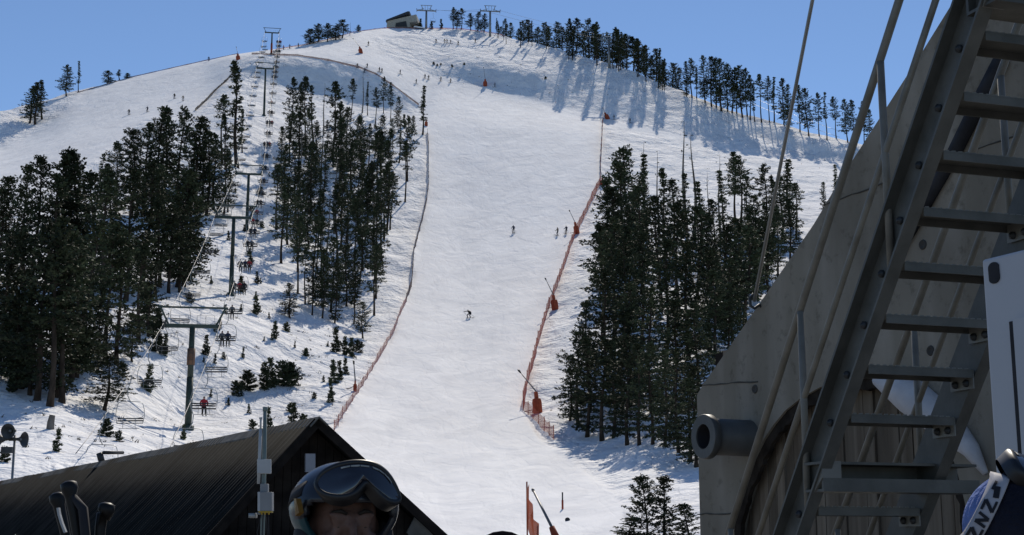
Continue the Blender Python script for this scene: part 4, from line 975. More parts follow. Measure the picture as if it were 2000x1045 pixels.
p0 = ap+rd*0+gd*1.9-zz*1.75
q0 = at(840, 1015, 31.2); m.prism([q-hb for q in (at(812, 1008, 31.4), at(846, 1045, 31.4), at(812, 1060, 31.4), at(795, 1040, 31.4))][::-1], rd*.05); fixnormals(m.obj('gable_trim', [M_RIDGE], hut))
# bent vent pipe on the ridge
v0 = at(192, 883, 46.5); root = empty('vent_pipe', Vector((v0.x, v0.y, 3.6))); tag(root, 'dark bent pipe end sticking up over the hut roof ridge', 'pipe')
m = MB(); m.tube([at(198, 906, 46.5)-root.location, at(195, 887, 46.5)-root.location, at(203, 884, 46.5)-root.location, at(240, 884, 47.5)-root.location], .06, 8); m.obj('pipe', [M_DKST], root, True)
m = MB(); m.tube([at(194, 885, 46.5)-root.location, at(199, 902, 46.5)-root.location], .11, 8); m.obj('elbow', [M_DKST], root, True)
# loudspeakers
pS = at(22, 960, 64); pole_t = at(22, 850, 64); base = Vector((pS.x, pS.y, 0)); root = empty('loudspeaker_pole', base); tag(root, 'pole with three grey horn loudspeakers behind the hut roof', 'loudspeakers')
m = MB(); m.tube([(0, 0, 0), (0, 0, pole_t.z)], .06, 8); m.obj('pole', [M_STEEL], root, True)
M_HORN = mat('horn_grey', (.05, .05, .05), (.09, .09, .09), .55, scale=4)
for (u, v, ax) in ((20, 842, (-.15, -1, -.12)), (40, 858, (1, -.25, -.05)), (6, 858, (-1, -.25, -.05))):
    c = at(u, v, 63.8)-base; a = Vector(ax).normalized()
    horn = MB(); horn.lathe(c-a*.05, a, [(.0, -.36), (.09, -.36), (.09, -.2), (.06, -.18), (.08, -.05), (.17, .12), (.33, .24), (.35, .25), (.33, .23), (.16, .10), (.07, -.05), (0, -.08)], 18); h_ = horn.obj('horn', [M_HORN], root, True)
    d = MB(); d.lathe(c-a*.03, a, [(0, .1), (.07, .06), (.09, -.02), (0, -.03)], 10); d.obj('driver', [M_STEEL], h_, True)
m = MB(); m.box(at(14, 879, 63.8)-base, (.5, .2, .28)); m.obj('amplifier_box', [M_HORN], root)

# ---------------------------------------------------------------- antenna mast
DM = 19.0; pM = at(516, 1000, DM); mb_ = Vector((pM.x, pM.y, 0)); root = empty('antenna_mast', mb_); tag(root, 'slim antenna mast with pale boxes in front of the hut gable', 'antenna mast')
def rm(u, v, d=0): return at(u, v, DM+d)-mb_
M_MAST = mat('mast_green_grey', (.13, .17, .16), (.17, .21, .2), .55, scale=4); M_WBOX = mat('pale_plastic_box', (.36, .37, .37), (.42, .43, .43), .55, scale=3); M_GBOX = mat('grey_metal_box', (.2, .205, .21), (.25, .255, .26), .5, scale=3)
m = MB(); b = rm(514, 1045); m.tube([(b.x, b.y, 0), rm(515, 960), rm(518, 796)], [.03, .03, .026], 10); m.tube([rm(518, 803), rm(518, 795)], .034, 10); m.obj('mast', [M_MAST], root, True)
m = MB(); m.tube([rm(505, 945, -.06), rm(509, 838, -.06)], .022, 8); m.tube([rm(509, 840, -.06), rm(509.3, 816, -.06)], .014, 8); m.tube([rm(509.3, 819, -.06), rm(509.4, 815, -.06)], .022, 8); m.obj('whip_antenna', [M_WBOX], root, True)
def facebox(u0, v0, u1, v1, name, mt, dep=.1, off=-.08):
    mm = MB(); mm.prism([rm(u0, v1, off), rm(u1, v1, off), rm(u1, v0, off), rm(u0, v0, off)], (0, dep, 0)); o = fixnormals(mm.obj(name, [mt], root)); bevel(o, .006); return o
facebox(502, 897, 529, 925, 'antenna_panel', M_WBOX, .05, -.1)
facebox(508, 945, 523, 961, 'junction_box', M_GBOX)
bx = facebox(504, 961, 531, 998, 'equipment_box', M_GBOX, .16, -.15)
facebox(503, 960.6, 508, 998.4, 'box_side_plate', M_WBOX, .16, -.155)
M_YEL = mat('yellow_glands', (.4, .26, .02), (.5, .34, .04), .5, scale=4)
m = MB(); m.prism([rm(505, 1001, -.15), rm(530, 1001, -.15), rm(530, 998.5, -.15), rm(505, 998.5, -.15)], (0, .14, 0))
for u in (511, 518, 525): m.tube([rm(u, 1000, -.08), rm(u, 1005, -.08)], .012, 8)
fixnormals(m.obj('cable_gland_plate', [M_YEL], root))
m = MB()
for u, w_ in ((510, -8), (514, -2), (519, 3), (524, 1)): m.tube([rm(u, 1003, -.08), rm(u+w_*.4, 1020, -.1), rm(u+w_, 1040, -.08), rm(u+w_*.3, 1075, -.05), (b.x, b.y-.02, .1)], .007, 5)
m.obj('cables', [M_BLACK], root, True)
m = MB(); m.tube([rm(513, 1004), rm(499, 1003)], .012, 6); m.box(rm(494, 1007, -.05), (.09, .16, .06)); m.obj('small_camera', [M_STEEL], root, True)

# ---------------------------------------------------------------- concrete wall of the lift station
W0 = Vector((1.57, 12, 0)); wt = Vector((.43, -.9, 0)).normalized(); wn = Vector((-.9, -.43, 0)).normalized()
def wallpt(u, v, off=0):
    d = ray(u, v); o = Vector((0, 0, EYE)); s_ = (W0+wn*off-o).dot(wn)/d.dot(wn); return o+d*s_
def concrete_material():
    m = mat('weathered_concrete', (.205, .182, .148), (.32, .288, .24), .88, scale=.9, spec=.15, contrast=(.3, .7), detail=8)
    t = m.node_tree; L = t.links.new; b = t.nodes['Principled BSDF']; src = b.inputs['Base Color'].links[0].from_socket
    tc = t.nodes.new('ShaderNodeTexCoord'); mp = t.nodes.new('ShaderNodeMapping'); mp.inputs['Scale'].default_value = (2.2, 2.2, .4); L(tc.outputs['Object'], mp.inputs[0])
    n = t.nodes.new('ShaderNodeTexNoise'); n.inputs['Scale'].default_value = 1.6; n.inputs['Detail'].default_value = 6; L(mp.outputs[0], n.inputs['Vector'])
    r1 = t.nodes.new('ShaderNodeValToRGB'); r1.color_ramp.elements[0].position = .42; r1.color_ramp.elements[0].color = (.80, .79, .76, 1); r1.color_ramp.elements[1].position = .62; r1.color_ramp.elements[1].color = (1, 1, 1, 1); L(n.outputs['Fac'], r1.inputs[0])
    n2 = t.nodes.new('ShaderNodeTexNoise'); n2.inputs['Scale'].default_value = 9; n2.inputs['Detail'].default_value = 8; n2.inputs['Roughness'].default_value = .7; L(tc.outputs['Object'], n2.inputs['Vector'])
    r2 = t.nodes.new('ShaderNodeValToRGB'); r2.color_ramp.elements[0].position = .33; r2.color_ramp.elements[0].color = (.55, .54, .52, 1); r2.color_ramp.elements[1].position = .45; r2.color_ramp.elements[1].color = (1, 1, 1, 1); L(n2.outputs['Fac'], r2.inputs[0])
    a = t.nodes.new('ShaderNodeMix'); a.data_type = 'RGBA'; a.blend_type = 'MULTIPLY'; a.inputs[0].default_value = 1; L(src, a.inputs[6]); L(r1.outputs[0], a.inputs[7])
    c = t.nodes.new('ShaderNodeMix'); c.data_type = 'RGBA'; c.blend_type = 'MULTIPLY'; c.inputs[0].default_value = .7; L(a.outputs[2], c.inputs[6]); L(r2.outputs[0], c.inputs[7]); L(c.outputs[2], b.inputs['Base Color'])
    bp = t.nodes.new('ShaderNodeBump'); bp.inputs['Strength'].default_value = .35; bp.inputs['Distance'].default_value = .015; L(n2.outputs['Fac'], bp.inputs['Height']); L(bp.outputs[0], b.inputs['Normal'])
    return m
M_CON = concrete_material()
wall = empty('concrete_wall', W0); tag(wall, 'tall grey concrete wall with sloping top and arched recess behind the stair', 'concrete wall')
ARCH = [(1412,1140),(1428,1045),(1438,990),(1450,950),(1465,913),(1478,885),(1491,859),(1511,829),(1533,802),(1566,776),(1602,756),(1650,742),(1700,738),(1742,746),(1780,768),(1815,805),(1845,855),(1868,915),(1884,980),(1894,1050),(1900,1140)]
def onz(p, z): return Vector((p.x, p.y, z))
arch = [wallpt(*q) for q in ARCH]; arch = [onz(arch[0], -.3)]+arch+[onz(arch[-1], -.3)]
TOPS = [(1361,772),(1372,753),(1480,598),(1590,437),(1640,352),(1730,212),(1800,103),(1870,-10),(1990,-190),(2330,-230)]
tops = [wallpt(*q) for q in TOPS]
outline = [onz(tops[0], -.3)]+tops+[onz(tops[-1], -.3)]+arch[::-1]
m = MB(); m.prism([p-W0 for p in outline], -wn*.55); fixnormals(m.obj('wall_slab', [M_CON], wall))
# boards at the back of the recess
M_BRD = mat('stained_boards', (.085, .066, .048), (.21, .175, .135), .9, scale=2.2, spec=.1, stretch=(6, 6, .25), contrast=(.25, .75), detail=7, rnd_obj=.3, bump=.3, bscale=12)
tA = (arch[0]-W0).dot(wt); tB = (arch[-1]-W0).dot(wt); x = tA-.1; kb = 0; rb = random.Random(4)
while x < tB+.6:
    wv = rb.uniform(.10, .135); dd = .13+rb.uniform(0, .02); mm = MB()
    c0 = wt*x-wn*dd; mm.prism([c0+zz*-.3, c0+wt*(wv-.008)+zz*-.3, c0+wt*(wv-.008)+zz*3.2, c0+zz*3.2], -wn*.03); o = fixnormals(mm.obj('board', [M_BRD], wall)); x += wv
m = MB(); c0 = wt*(tA-.3)-wn*.19; m.prism([c0-zz*.3, c0+wt*(tB-tA+1)-zz*.3, c0+wt*(tB-tA+1)+zz*3.2, c0+zz*3.2], -wn*.05); fixnormals(m.obj('board_backing', [M_TIMBER], wall))
M_ARCHSTRIP = mat('arch_dark_strip', (.016, .013, .011), (.04, .033, .027), .95, scale=7, spec=.05, bump=.5, bscale=18)  # dark strip following the inside of the arch edge
ctr = onz(arch[len(arch)//2], -.2)*.0+(arch[0]+arch[-1])/2; m = MB(); V = []; F = []; rj = random.Random(9)
A_ = []
for a, b_ in zip(arch[:-1], arch[1:]):
    for q in range(4): A_.append(a.lerp(b_, q/4))
A_.append(arch[-1])
for i, a in enumerate(A_):
    t_ = (A_[min(i+1, len(A_)-1)]-A_[max(i-1, 0)]).normalized(); inn = t_.cross(wn)
    if inn.dot(ctr-a) < 0: inn = -inn
    wd_ = .085+rj.uniform(-.016, .016); V += [a-wn*.022-inn*.02-W0, a-wn*.022+inn*wd_-W0, a-wn*.06+inn*(wd_+.004)-W0]
for i in range(len(A_)-1):
    for q in range(2): F.append((i*3+q, i*3+q+1, i*3+q+4, i*3+q+3))
m.add(V, F); fixnormals(m.obj('arch_dark_strip', [M_ARCHSTRIP], wall))
# formwork joints (grooves filled with grime) and tie holes
M_GRIME = mat('joint_grime', (.05, .047, .042), (.08, .075, .068), .95, scale=5)
for (u0, v0, u1, v1) in ((1608,401,1738,353),(1745,351,1990,262),(1362,1004,1438,1003),(1372,752,1480,745)):
    a, b_ = wallpt(u0, v0, .002)-W0, wallpt(u1, v1, .002)-W0; mm = MB(); n_ = 9; P = []
    for i in range(n_+1): P.append(a.lerp(b_, i/n_)+zz*rb.uniform(-.005, .005))
    mm.tube(P, [.004+.004*rb.random() for _ in P], 5); mm.obj('formwork_joint', [M_GRIME], wall, True)
for (u, v) in ((1803,478),(1740,552),(1818,685),(1475,760)):
    mm = MB(); mm.lathe(wallpt(u, v)-W0, wn, [(0, .001), (.022, .004), (.03, .012), (.036, .003), (.036, -.01)], 12); mm.obj('tie_hole', [M_GRIME], wall, True)
mm = MB(); a = [wallpt(u, v, .03)-W0 for u, v in ((1958,114),(1912,203),(1864,300),(1826,366),(1790,432),(1753,498))]; mm.tube(a, [.055, .055, .052, .048, .042, .03], 6); mm.obj('dark_diagonal', [M_BLACK], wall, True)  # dark diagonal strip, tapering down the wall
# flanged pipe stub
pc_ = wallpt(1463, 856); stub = empty('pipe_stub', pc_); tag(stub, 'short flanged steel pipe sticking out of the concrete wall', 'pipe')
M_PIPE = mat('painted_pipe', (.05, .05, .048), (.08, .08, .076), .5, scale=3, spec=.4, bump=.15, bscale=20)
m = MB(); m.lathe((0, 0, 0), wn, [(.145, -.1), (.145, .40), (.1, .40), (.1, -.1)], 32); m.obj('pipe', [M_PIPE], stub, True)
m = MB(); m.lathe((0, 0, 0), wn, [(.147, .375), (.172, .375), (.176, .38), (.176, .43), (.172, .436), (.098, .436), (.098, .39)], 36); o = m.obj('flange', [M_PIPE], stub, True); o.modifiers.new('es', 'EDGE_SPLIT').split_angle = R(40)
m = MB(); m.lathe((0, 0, 0), wn, [(.0, .10), (.0935, .10), (.0935, .425)], 24); fixnormals(m.obj('inner_bore', [M_BLACK], stub, True))  # black colour stands in for the darkness inside the pipe
# snow on the rim of the arch
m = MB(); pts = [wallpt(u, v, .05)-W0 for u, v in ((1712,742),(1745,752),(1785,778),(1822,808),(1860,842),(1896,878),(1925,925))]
m.tube(pts, [.04, .10, .13, .12, .10, .06, .02], 10); o = m.obj('rim_snow', [mat('shade_toned_snow', (.42, .41, .42), (.52, .51, .52), .7, scale=6, bump=.5, bscale=14)], None, True); o.location = W0; tag(o, kind='stuff')  # snow colour lowered to carry the shade lying on it
# steel cable with hook
m = MB(); a = wallpt(1473, 588, .05); b_ = at(1587, 0, 9.6); c_ = b_+(b_-a).normalized()*2.5
root = empty('stay_cable', a); tag(root, 'thin stay cable hooked to the edge of the concrete wall', 'cable')
m.tube([Vector(), b_-a, c_-a], .0145, 8); m.obj('cable', [M_STEEL], root, True)
m = MB(); d_ = (b_-a).normalized(); m.tube([Vector((.0, 0, .06)), Vector((-.035, 0, .02)), Vector((-.03, 0, -.04)), Vector((.0, 0, -.06)), Vector((.04, 0, -.03)), Vector((.06, .02, -.05))], .013, 6); m.obj('hook', [M_DKST], root, True)

# ---------------------------------------------------------------- steel stair
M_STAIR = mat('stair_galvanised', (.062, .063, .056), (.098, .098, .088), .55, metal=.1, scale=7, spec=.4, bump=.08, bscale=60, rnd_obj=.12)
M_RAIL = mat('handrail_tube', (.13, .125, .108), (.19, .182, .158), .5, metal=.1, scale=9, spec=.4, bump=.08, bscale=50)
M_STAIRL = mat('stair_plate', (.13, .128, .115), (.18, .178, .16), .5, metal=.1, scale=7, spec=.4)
B0 = at(1578, 991, 6.62); sw = Vector((.949, .314, 0)).normalized(); sc_ = Vector((.314, -.949, 0)).normalized(); RUN, RISE, SW = .156, .2, .55
stair = empty('steel_stair', (B0.x, B0.y, 0)); tag(stair, 'steep galvanised steel stair with handrails in front of the concrete wall', 'stair')
SB = B0-stair.location
def S(k, w_, h=0, c=0): return SB+sc_*(RUN*k+c)+sw*w_+zz*(RISE*k+h)
sdir = (sc_*RUN+zz*RISE).normalized(); sup = sdir.cross(sw).normalized()
if sup.z < 0: sup = -sup
K0, K1 = -7.6, 13
def channel(w_, out, name):
    m = MB(); hh = .092; fl = .062
    def P(k, o_, n_): return S(k, w_, 0, -.03)+sw*o_+sup*n_-zz*.02
    prof = [(0, -hh), (fl*out, -hh), (fl*out, -hh+.012), (.01*out, -hh+.012), (.01*out, hh-.012), (fl*out, hh-.012), (fl*out, hh), (0, hh)]
    V = [P(k, *q) for k in (K0, K1) for q in prof]; n_ = len(prof)
    m.add(V, [(i, (i+1) % n_, (i+1) % n_+n_, i+n_) for i in range(n_)]+[tuple(range(n_)), tuple(range(2*n_-1, n_-1, -1))])
    o = fixnormals(m.obj(name, [M_STAIR], stair)); return o
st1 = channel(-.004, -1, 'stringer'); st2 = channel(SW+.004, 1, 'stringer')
def bolt(p, ax, par):
    m = MB(); m.lathe(p, ax, [(0, .020), (.008, .019), (.009, .012), (.017, .011), (.0175, .0), (.0175, -.004)], 8); m.obj('bolt', [M_DKST], par, True)
for k in range(-7, 13):
    if k in (1, 10): continue
    m = MB(); dep, th = .17, .038
    a = S(k, .003, 0, 0); U = sc_
    # C-shaped tread: plate, front nosing, back lip, punched anti-slip studs along the edges
    for (c0, c1, h0, h1) in ((-dep/2, dep/2, -.006, 0), (dep/2-.006, dep/2, -th, -.0065), (-dep/2, -dep/2+.006, -th, -.0065)):
        P = [S(k, w_, h, c) for w_ in (.006, SW-.006) for h in (h0, h1) for c in (c0, c1)]
        m.add(P, [(0, 1, 3, 2), (4, 6, 7, 5), (0, 4, 5, 1), (2, 3, 7, 6), (0, 2, 6, 4), (1, 5, 7, 3)])
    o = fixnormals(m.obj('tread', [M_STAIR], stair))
    m = MB()
    for e in (-dep/2+.012, dep/2-.012):
        for q in range(16): c = S(k, .03+q*.0325, .003, e); m.box(c, (.016, .008, .006))
    tag(m.obj('anti_slip_studs', [M_STAIRL], o), kind='stuff')
    if k > -4:
        m = MB()
        m.prism([S(k, SW-.004, -.004, -dep/2), S(k, SW-.004, -.004, dep/2), S(k, SW-.004, -.085, dep/2), S(k, SW-.004, -.085, -dep/2)], -sw*.006); br = fixnormals(m.obj('bracket', [M_STAIRL], stair))
        for c in (-.04, .04): bolt(S(k, SW-.012, -.058, c), -sw, br)
        bolt(S(k, -.016, -.03, -.05), -sw, st1)
for k, wx in ((1, .78), (10, .78)):                  # deep cross beams
    m = MB(); hh = .135
    for (c0, c1, h0, h1) in ((.06, .075, -hh, -.075), (-.09, .0595, -.012, 0), (-.105, -.0905, -hh, 0), (-.09, .0595, -hh, -hh+.012)):
        P = [S(k, w_, h, c) for w_ in (-.05, wx) for h in (h0, h1) for c in (c0, c1)]
        m.add(P, [(0, 1, 3, 2), (4, 6, 7, 5), (0, 4, 5, 1), (2, 3, 7, 6), (0, 2, 6, 4), (1, 5, 7, 3)])
    o = fixnormals(m.obj('cross_beam', [M_STAIR], stair))
    m = MB(); m.prism([S(k, -.056, .002, .076), S(k, -.056, -hh*.55, .076), S(k, -.056, -hh-.002, .0)], sw*.1); fixnormals(m.obj('gusset', [M_STAIRL], o))
RH = .84
for w_, kk in ((-.035, (.4, 5.3, 10.2, -4.6)), (SW+.035, (.4, 5.3, 10.2, -4.6))):
    for h, nm, r in ((RH, 'handrail', .0185), (RH*.5, 'mid_rail', .015)):
        m = MB(); m.tube([S(K0+1.5, w_, h), S(K1, w_, h)], r, 12); m.obj(nm, [M_RAIL], stair, True)
    for k in kk:
        m = MB(); m.tube([S(k, w_, -.1), S(k, w_, RH-.01)], .0165, 12); m.obj('handrail_post', [M_RAIL], stair, True)

# ---------------------------------------------------------------- white cabinet at the frame edge
c0 = at(1916, 507, 4.6); cab = empty('white_cabinet', (c0.x, c0.y, 0)); tag(cab, 'tall white metal cabinet with an oval slot, beside the stair', 'cabinet')
M_CAB = mat('white_enamel', (.38, .38, .40), (.43, .43, .45), .4, scale=2, spec=.4)
m = MB(); b_ = Vector(); hz = c0.z; P = [b_, wt*1.1, wt*1.1-wn*.5, -wn*.5]
m.prism([p for p in P], zz*hz); o = fixnormals(m.obj('cabinet_body', [M_CAB], cab)); bevel(o, .012, 3)
def cabpt(u, v, off): 
    d = ray(u, v); o_ = Vector((0, 0, EYE)); s_ = (c0+wn*off-o_).dot(wn)/d.dot(wn); return o_+d*s_-cab.location
pc_ = cabpt(1942, 533, .001); m = MB(); q = []
for i in range(20):
    a = 2*math.pi*i/20; q.append(pc_+wt*(.024*math.cos(a))+zz*(.018*math.sin(a)*1.0+(.018 if math.sin(a) > 0 else -.018)))
m.prism(q, wn*.003); fixnormals(m.obj('oval_slot', [M_BLACK], cab))
m = MB(); a, b_ = cabpt(1986, 626, 0), cabpt(2070, 600, 0); lo = onz(a, .4); hi = onz(b_, .4)
m.prism([a, b_, hi, lo], wn*.018); fixnormals(m.obj('door_panel', [M_CAB], cab))
m = MB(); m.prism([a-wt*.03+zz*.0, a-wt*.0025, lo-wt*.0025, lo-wt*.03], wn*.004); fixnormals(m.obj('door_seal', [M_BLACK], cab))
m = MB(); m.prism([a+wt*.03-zz*.35, a+wt*.09-zz*.37, a+wt*.09-zz*.9, a+wt*.03-zz*.88], wn*.024); fixnormals(m.obj('ribbed_insert', [M_PANEL], cab))

# ---------------------------------------------------------------- people close to the camera
def union(ells, tubes, voxel, name, mats, smooth=3, pick=None):
    m = MB()
    for e in ells: m.ell(e[0], e[1], e[2] if len(e) > 2 else None, 20, 14)
    for t in tubes: m.tube(t[0], t[1], 14)
    o = bpy.data.objects.new(name, m.mesh(name)); COL.objects.link(o)
    q = o.modifiers.new('r', 'REMESH'); q.mode = 'VOXEL'; q.voxel_size = voxel
    q = o.modifiers.new('s', 'SMOOTH'); q.factor = .5; q.iterations = smooth
    out = bpy.data.meshes.new_from_object(o.evaluated_get(bpy.context.evaluated_depsgraph_get())); bpy.data.objects.remove(o)
    out.name = name; out.materials.clear()
    for x in mats: out.materials.append(x)
    for p in out.polygons:
        p.use_smooth = True
        if pick: p.material_index = pick(p.center)
    return out
RX = lambda a: Matrix.Rotation(a, 3, 'X'); RY = lambda a: Matrix.Rotation(a, 3, 'Y'); RZ = lambda a: Matrix.Rotation(a, 3, 'Z')
def human(name, loc, yaw, label, pick_mats, H=1.65):
    """standing adult, origin at eye level, face towards -Y; one continuous body."""
    root = empty(name, loc, yaw); tag(root, label, 'person')
    E = [((0,.012,.02),(.077,.097,.115)), ((0,-.022,-.058),(.056,.070,.062)), ((0,-.078,-.104),(.024,.022,.018)),
         ((0,-.098,-.012),(.010,.016,.026)), ((0,-.106,-.034),(.013,.018,.014)), ((-.013,-.096,-.042),(.009,.011,.008)), ((.013,-.096,-.042),(.009,.011,.008)),
         ((-.032,-.082,.024),(.027,.014,.009),RY(.12)), ((.032,-.082,.024),(.027,.014,.009),RY(-.12)), ((0,-.086,.02),(.012,.012,.012)),
         ((-.046,-.062,-.034),(.026,.026,.022)), ((.046,-.062,-.034),(.026,.026,.022)), ((-.031,-.081,.0095),(.019,.0115,.0075)), ((.031,-.081,.0095),(.019,.0115,.0075)), ((-.031,-.078,-.011),(.016,.010,.005)), ((.031,-.078,-.011),(.016,.010,.005)),
         ((0,-.094,-.066),(.023,.009,.006)), ((0,-.093,-.076),(.020,.010,.007)),
         ((-.079,.015,-.012),(.010,.020,.032)), ((.079,.015,-.012),(.010,.020,.032)),
         ((0,.03,-.30),(.205,.115,.13)), ((0,.03,-.45),(.185,.13,.2)), ((0,.03,-.66),(.165,.12,.16)), ((0,.04,-.80),(.175,.13,.12))]
    z0 = -H
    T = [([(0,.02,-.05),(0,.03,-.22)],[.06,.062])]
    for s in (-1, 1):
        T += [([(s*.18,.03,-.28),(s*.23,.05,-.55),(s*.24,-.04,-.80)],[.075,.06,.045]), ([(s*.24,-.04,-.79),(s*.24,-.07,-.86),(s*.235,-.09,-.9)],[.04,.048,.03]),
              ([(s*.09,.04,-.82),(s*.105,.02,-1.2),(s*.11,.05,z0+.1)],[.105,.075,.06]), ([(s*.11,.06,z0+.08),(s*.115,-.05,z0+.06),(s*.12,-.17,z0+.05)],[.06,.055,.045])]
        for k in range(4): T.append(([(s*(.225+.012*k),-.08-.008*k,-.89),(s*(.222+.012*k),-.10-.008*k,-.94),(s*(.215+.012*k),-.10-.006*k,-.975+.006*abs(k-1))],[.011,.010,.008]))
        T.append(([(s*.215,-.08,-.85),(s*.19,-.11,-.89),(s*.185,-.12,-.92)],[.013,.012,.009]))
    link('body', union(E, T, .0075, 'body', pick_mats, 4, lambda c: 0 if c.z > -.15 else (1 if c.z > -.86 else 2)), root)
    for s in (-1, 1):
        m = MB(); m.ell((s*.031, -.0735, 0), (.0125, .0125, .0125)); e = m.obj('eye', [M_EYE], root, True)
        m = MB(); m.ell((s*.0305, -.0838, 0), (.0068, .003, .0068), None, 12, 8); m.obj('iris', [M_IRIS], e, True)
        m = MB(); m.tube([(s*.014, -.092, .027), (s*.028, -.094, .034), (s*.048, -.083, .031)], [.004, .005, .003], 7); m.obj('eyebrow', [M_HAIR], root, True)
    return root
M_EYE = mat('eye_white', (.16, .15, .14), None, .2, spec=.5); M_IRIS = mat('dark_iris', (.03, .02, .015), None, .15, spec=.5); M_HAIR = mat('dark_hair', (.02, .015, .012), None, .7)
M_FACE = mat('shade_dark_skin', (.10, .056, .042), (.135, .075, .056), .5, scale=30, spec=.3, bump=.1, bscale=120)  # skin and eye whites darkened to stand in for shade on the face
M_SHELL = mat('black_helmet_shell', (.012, .014, .02), (.02, .023, .03), .28, scale=4, spec=.5)
M_TEAL = mat('teal_helmet_graphic', (.006, .045, .055), (.01, .08, .09), .35, scale=14, spec=.5)
M_FRAME = mat('black_goggle_frame', (.005, .005, .006), None, .45, spec=.5)
M_LENS = mat('smoked_lens', (.012, .012, .018), None, .06, spec=.9)
M_RIMW = mat('goggle_edge_glint', (.8, .8, .8), None, .35, spec=.5)  # sun highlight on the frame's upper edge, painted as a pale colour
M_AMBER = mat('amber_clip', (.16, .08, .015), (.22, .12, .025), .4, scale=20)
D_ = 3.4; pe = at(673, 1028, D_)
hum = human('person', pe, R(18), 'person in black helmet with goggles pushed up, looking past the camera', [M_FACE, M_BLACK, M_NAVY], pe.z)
def helmet(root, r, c, mats, thr, vent=True):
    m = MB(); nu, nv = 56, 34; V = []; ok = {}; F = []; MI = []
    for i in range(nv+1):
        th = math.pi*.80*i/nv
        for j in range(nu):
            ph = 2*math.pi*j/nu
            p = Vector((r[0]*math.sin(th)*math.cos(ph), r[1]*math.sin(th)*math.sin(ph), r[2]*math.cos(th)))
            bulge = 1+.018*math.cos(ph*2)*math.sin(th); V.append(Vector(c)+p*bulge)
    for i in range(nv):
        for j in range(nu):
            j2 = (j+1) % nu; q = [i*nu+j, (i+1)*nu+j, (i+1)*nu+j2, i*nu+j2]; cc = sum((V[k] for k in q), Vector())/4
            if cc.z < thr(cc): continue
            F.append(tuple(q)); MI.append(1 if (cc.x < -.085 and cc.z < .035+.02*math.sin(cc.y*40) and cc.z > -.06) else 0)
    m.add(V, F); m.mi = MI; o = m.obj('helmet', mats, root, True)
    import bmesh
    b = bmesh.new(); b.from_mesh(o.data); bmesh.ops.delete(b, geom=[v for v in b.verts if not v.link_faces], context='VERTS'); bmesh.ops.remove_doubles(b, verts=b.verts, dist=1e-5); bmesh.ops.recalc_face_normals(b, faces=b.faces); b.to_mesh(o.data); b.free()
    q = o.modifiers.new('t', 'SOLIDIFY'); q.thickness = .016; q.offset = -1; return o
HC, HR = (0, .012, .045), (.128, .142, .108)
hel = helmet(hum, HR, HC, [M_SHELL, M_TEAL], lambda c: (.058 if c.y < -.075 else .058-(c.y+.075)*1.9) if c.y < -.02 else max(-.075, -.046-(c.y+.02)*.4))
m = MB()
for s in (-1, 1): m.tube([(s*.112, -.02, -.045), (s*.098, -.03, -.09), (s*.06, -.05, -.125), (0, -.06, -.135)], .008, 6)
m.obj('chin_strap', [M_BLACK], hum, True)
for s in (-1, 1):
    m = MB(); m.ell((s*.098, .01, -.035), (.022, .05, .05)); m.obj('ear_pad', [M_BLACK], hum, True)
# goggles: outline in metres (across, up), wrapped round the front of the helmet
LENS = [(-.094,.004),(-.083,.020),(-.057,.032),(-.029,.038),(-.002,.040),(.026,.037),(.044,.030),(.061,.018),(.075,.002),(.088,-.018),(.093,-.033),(.075,-.038),(.060,-.036),(.046,-.026),(.036,-.013),(.026,-.002),(.014,.003),(.002,-.002),(-.007,-.013),(-.016,-.023),(-.028,-.029),(-.046,-.031),(-.072,-.024),(-.088,-.011)]
def dens(poly, n=4):
    out = []; k = len(poly)
    for i in range(k):
        p0, p1, p2, p3 = (Vector((*poly[(i+j-1) % k], 0)) for j in range(4))
        for q in range(n):
            t = q/n; v = .5*((2*p1)+(p2-p0)*t+(2*p0-5*p1+4*p2-p3)*t*t+(3*p1-p0-3*p2+p3)*t**3); out.append((v.x, v.y))
    return out
LN = dens(LENS)
for _ in range(6): LN = [((LN[i-1][0]+LN[i][0]*2+LN[(i+1) % len(LN)][0])/4, (LN[i-1][1]+LN[i][1]*2+LN[(i+1) % len(LN)][1])/4) for i in range(len(LN))]
def offs(poly, d, ku=1.0, kd=1.0):
    out = []; k = len(poly)
    for i in range(k):
        a = Vector((*poly[i-2], 0)); b = Vector((*poly[(i+2) % k], 0)); t = (b-a).normalized(); n_ = Vector((-t.y, t.x, 0))
        out.append((poly[i][0]+n_.x*d, poly[i][1]+n_.y*d*(ku if n_.y > 0 else kd)))
    return out
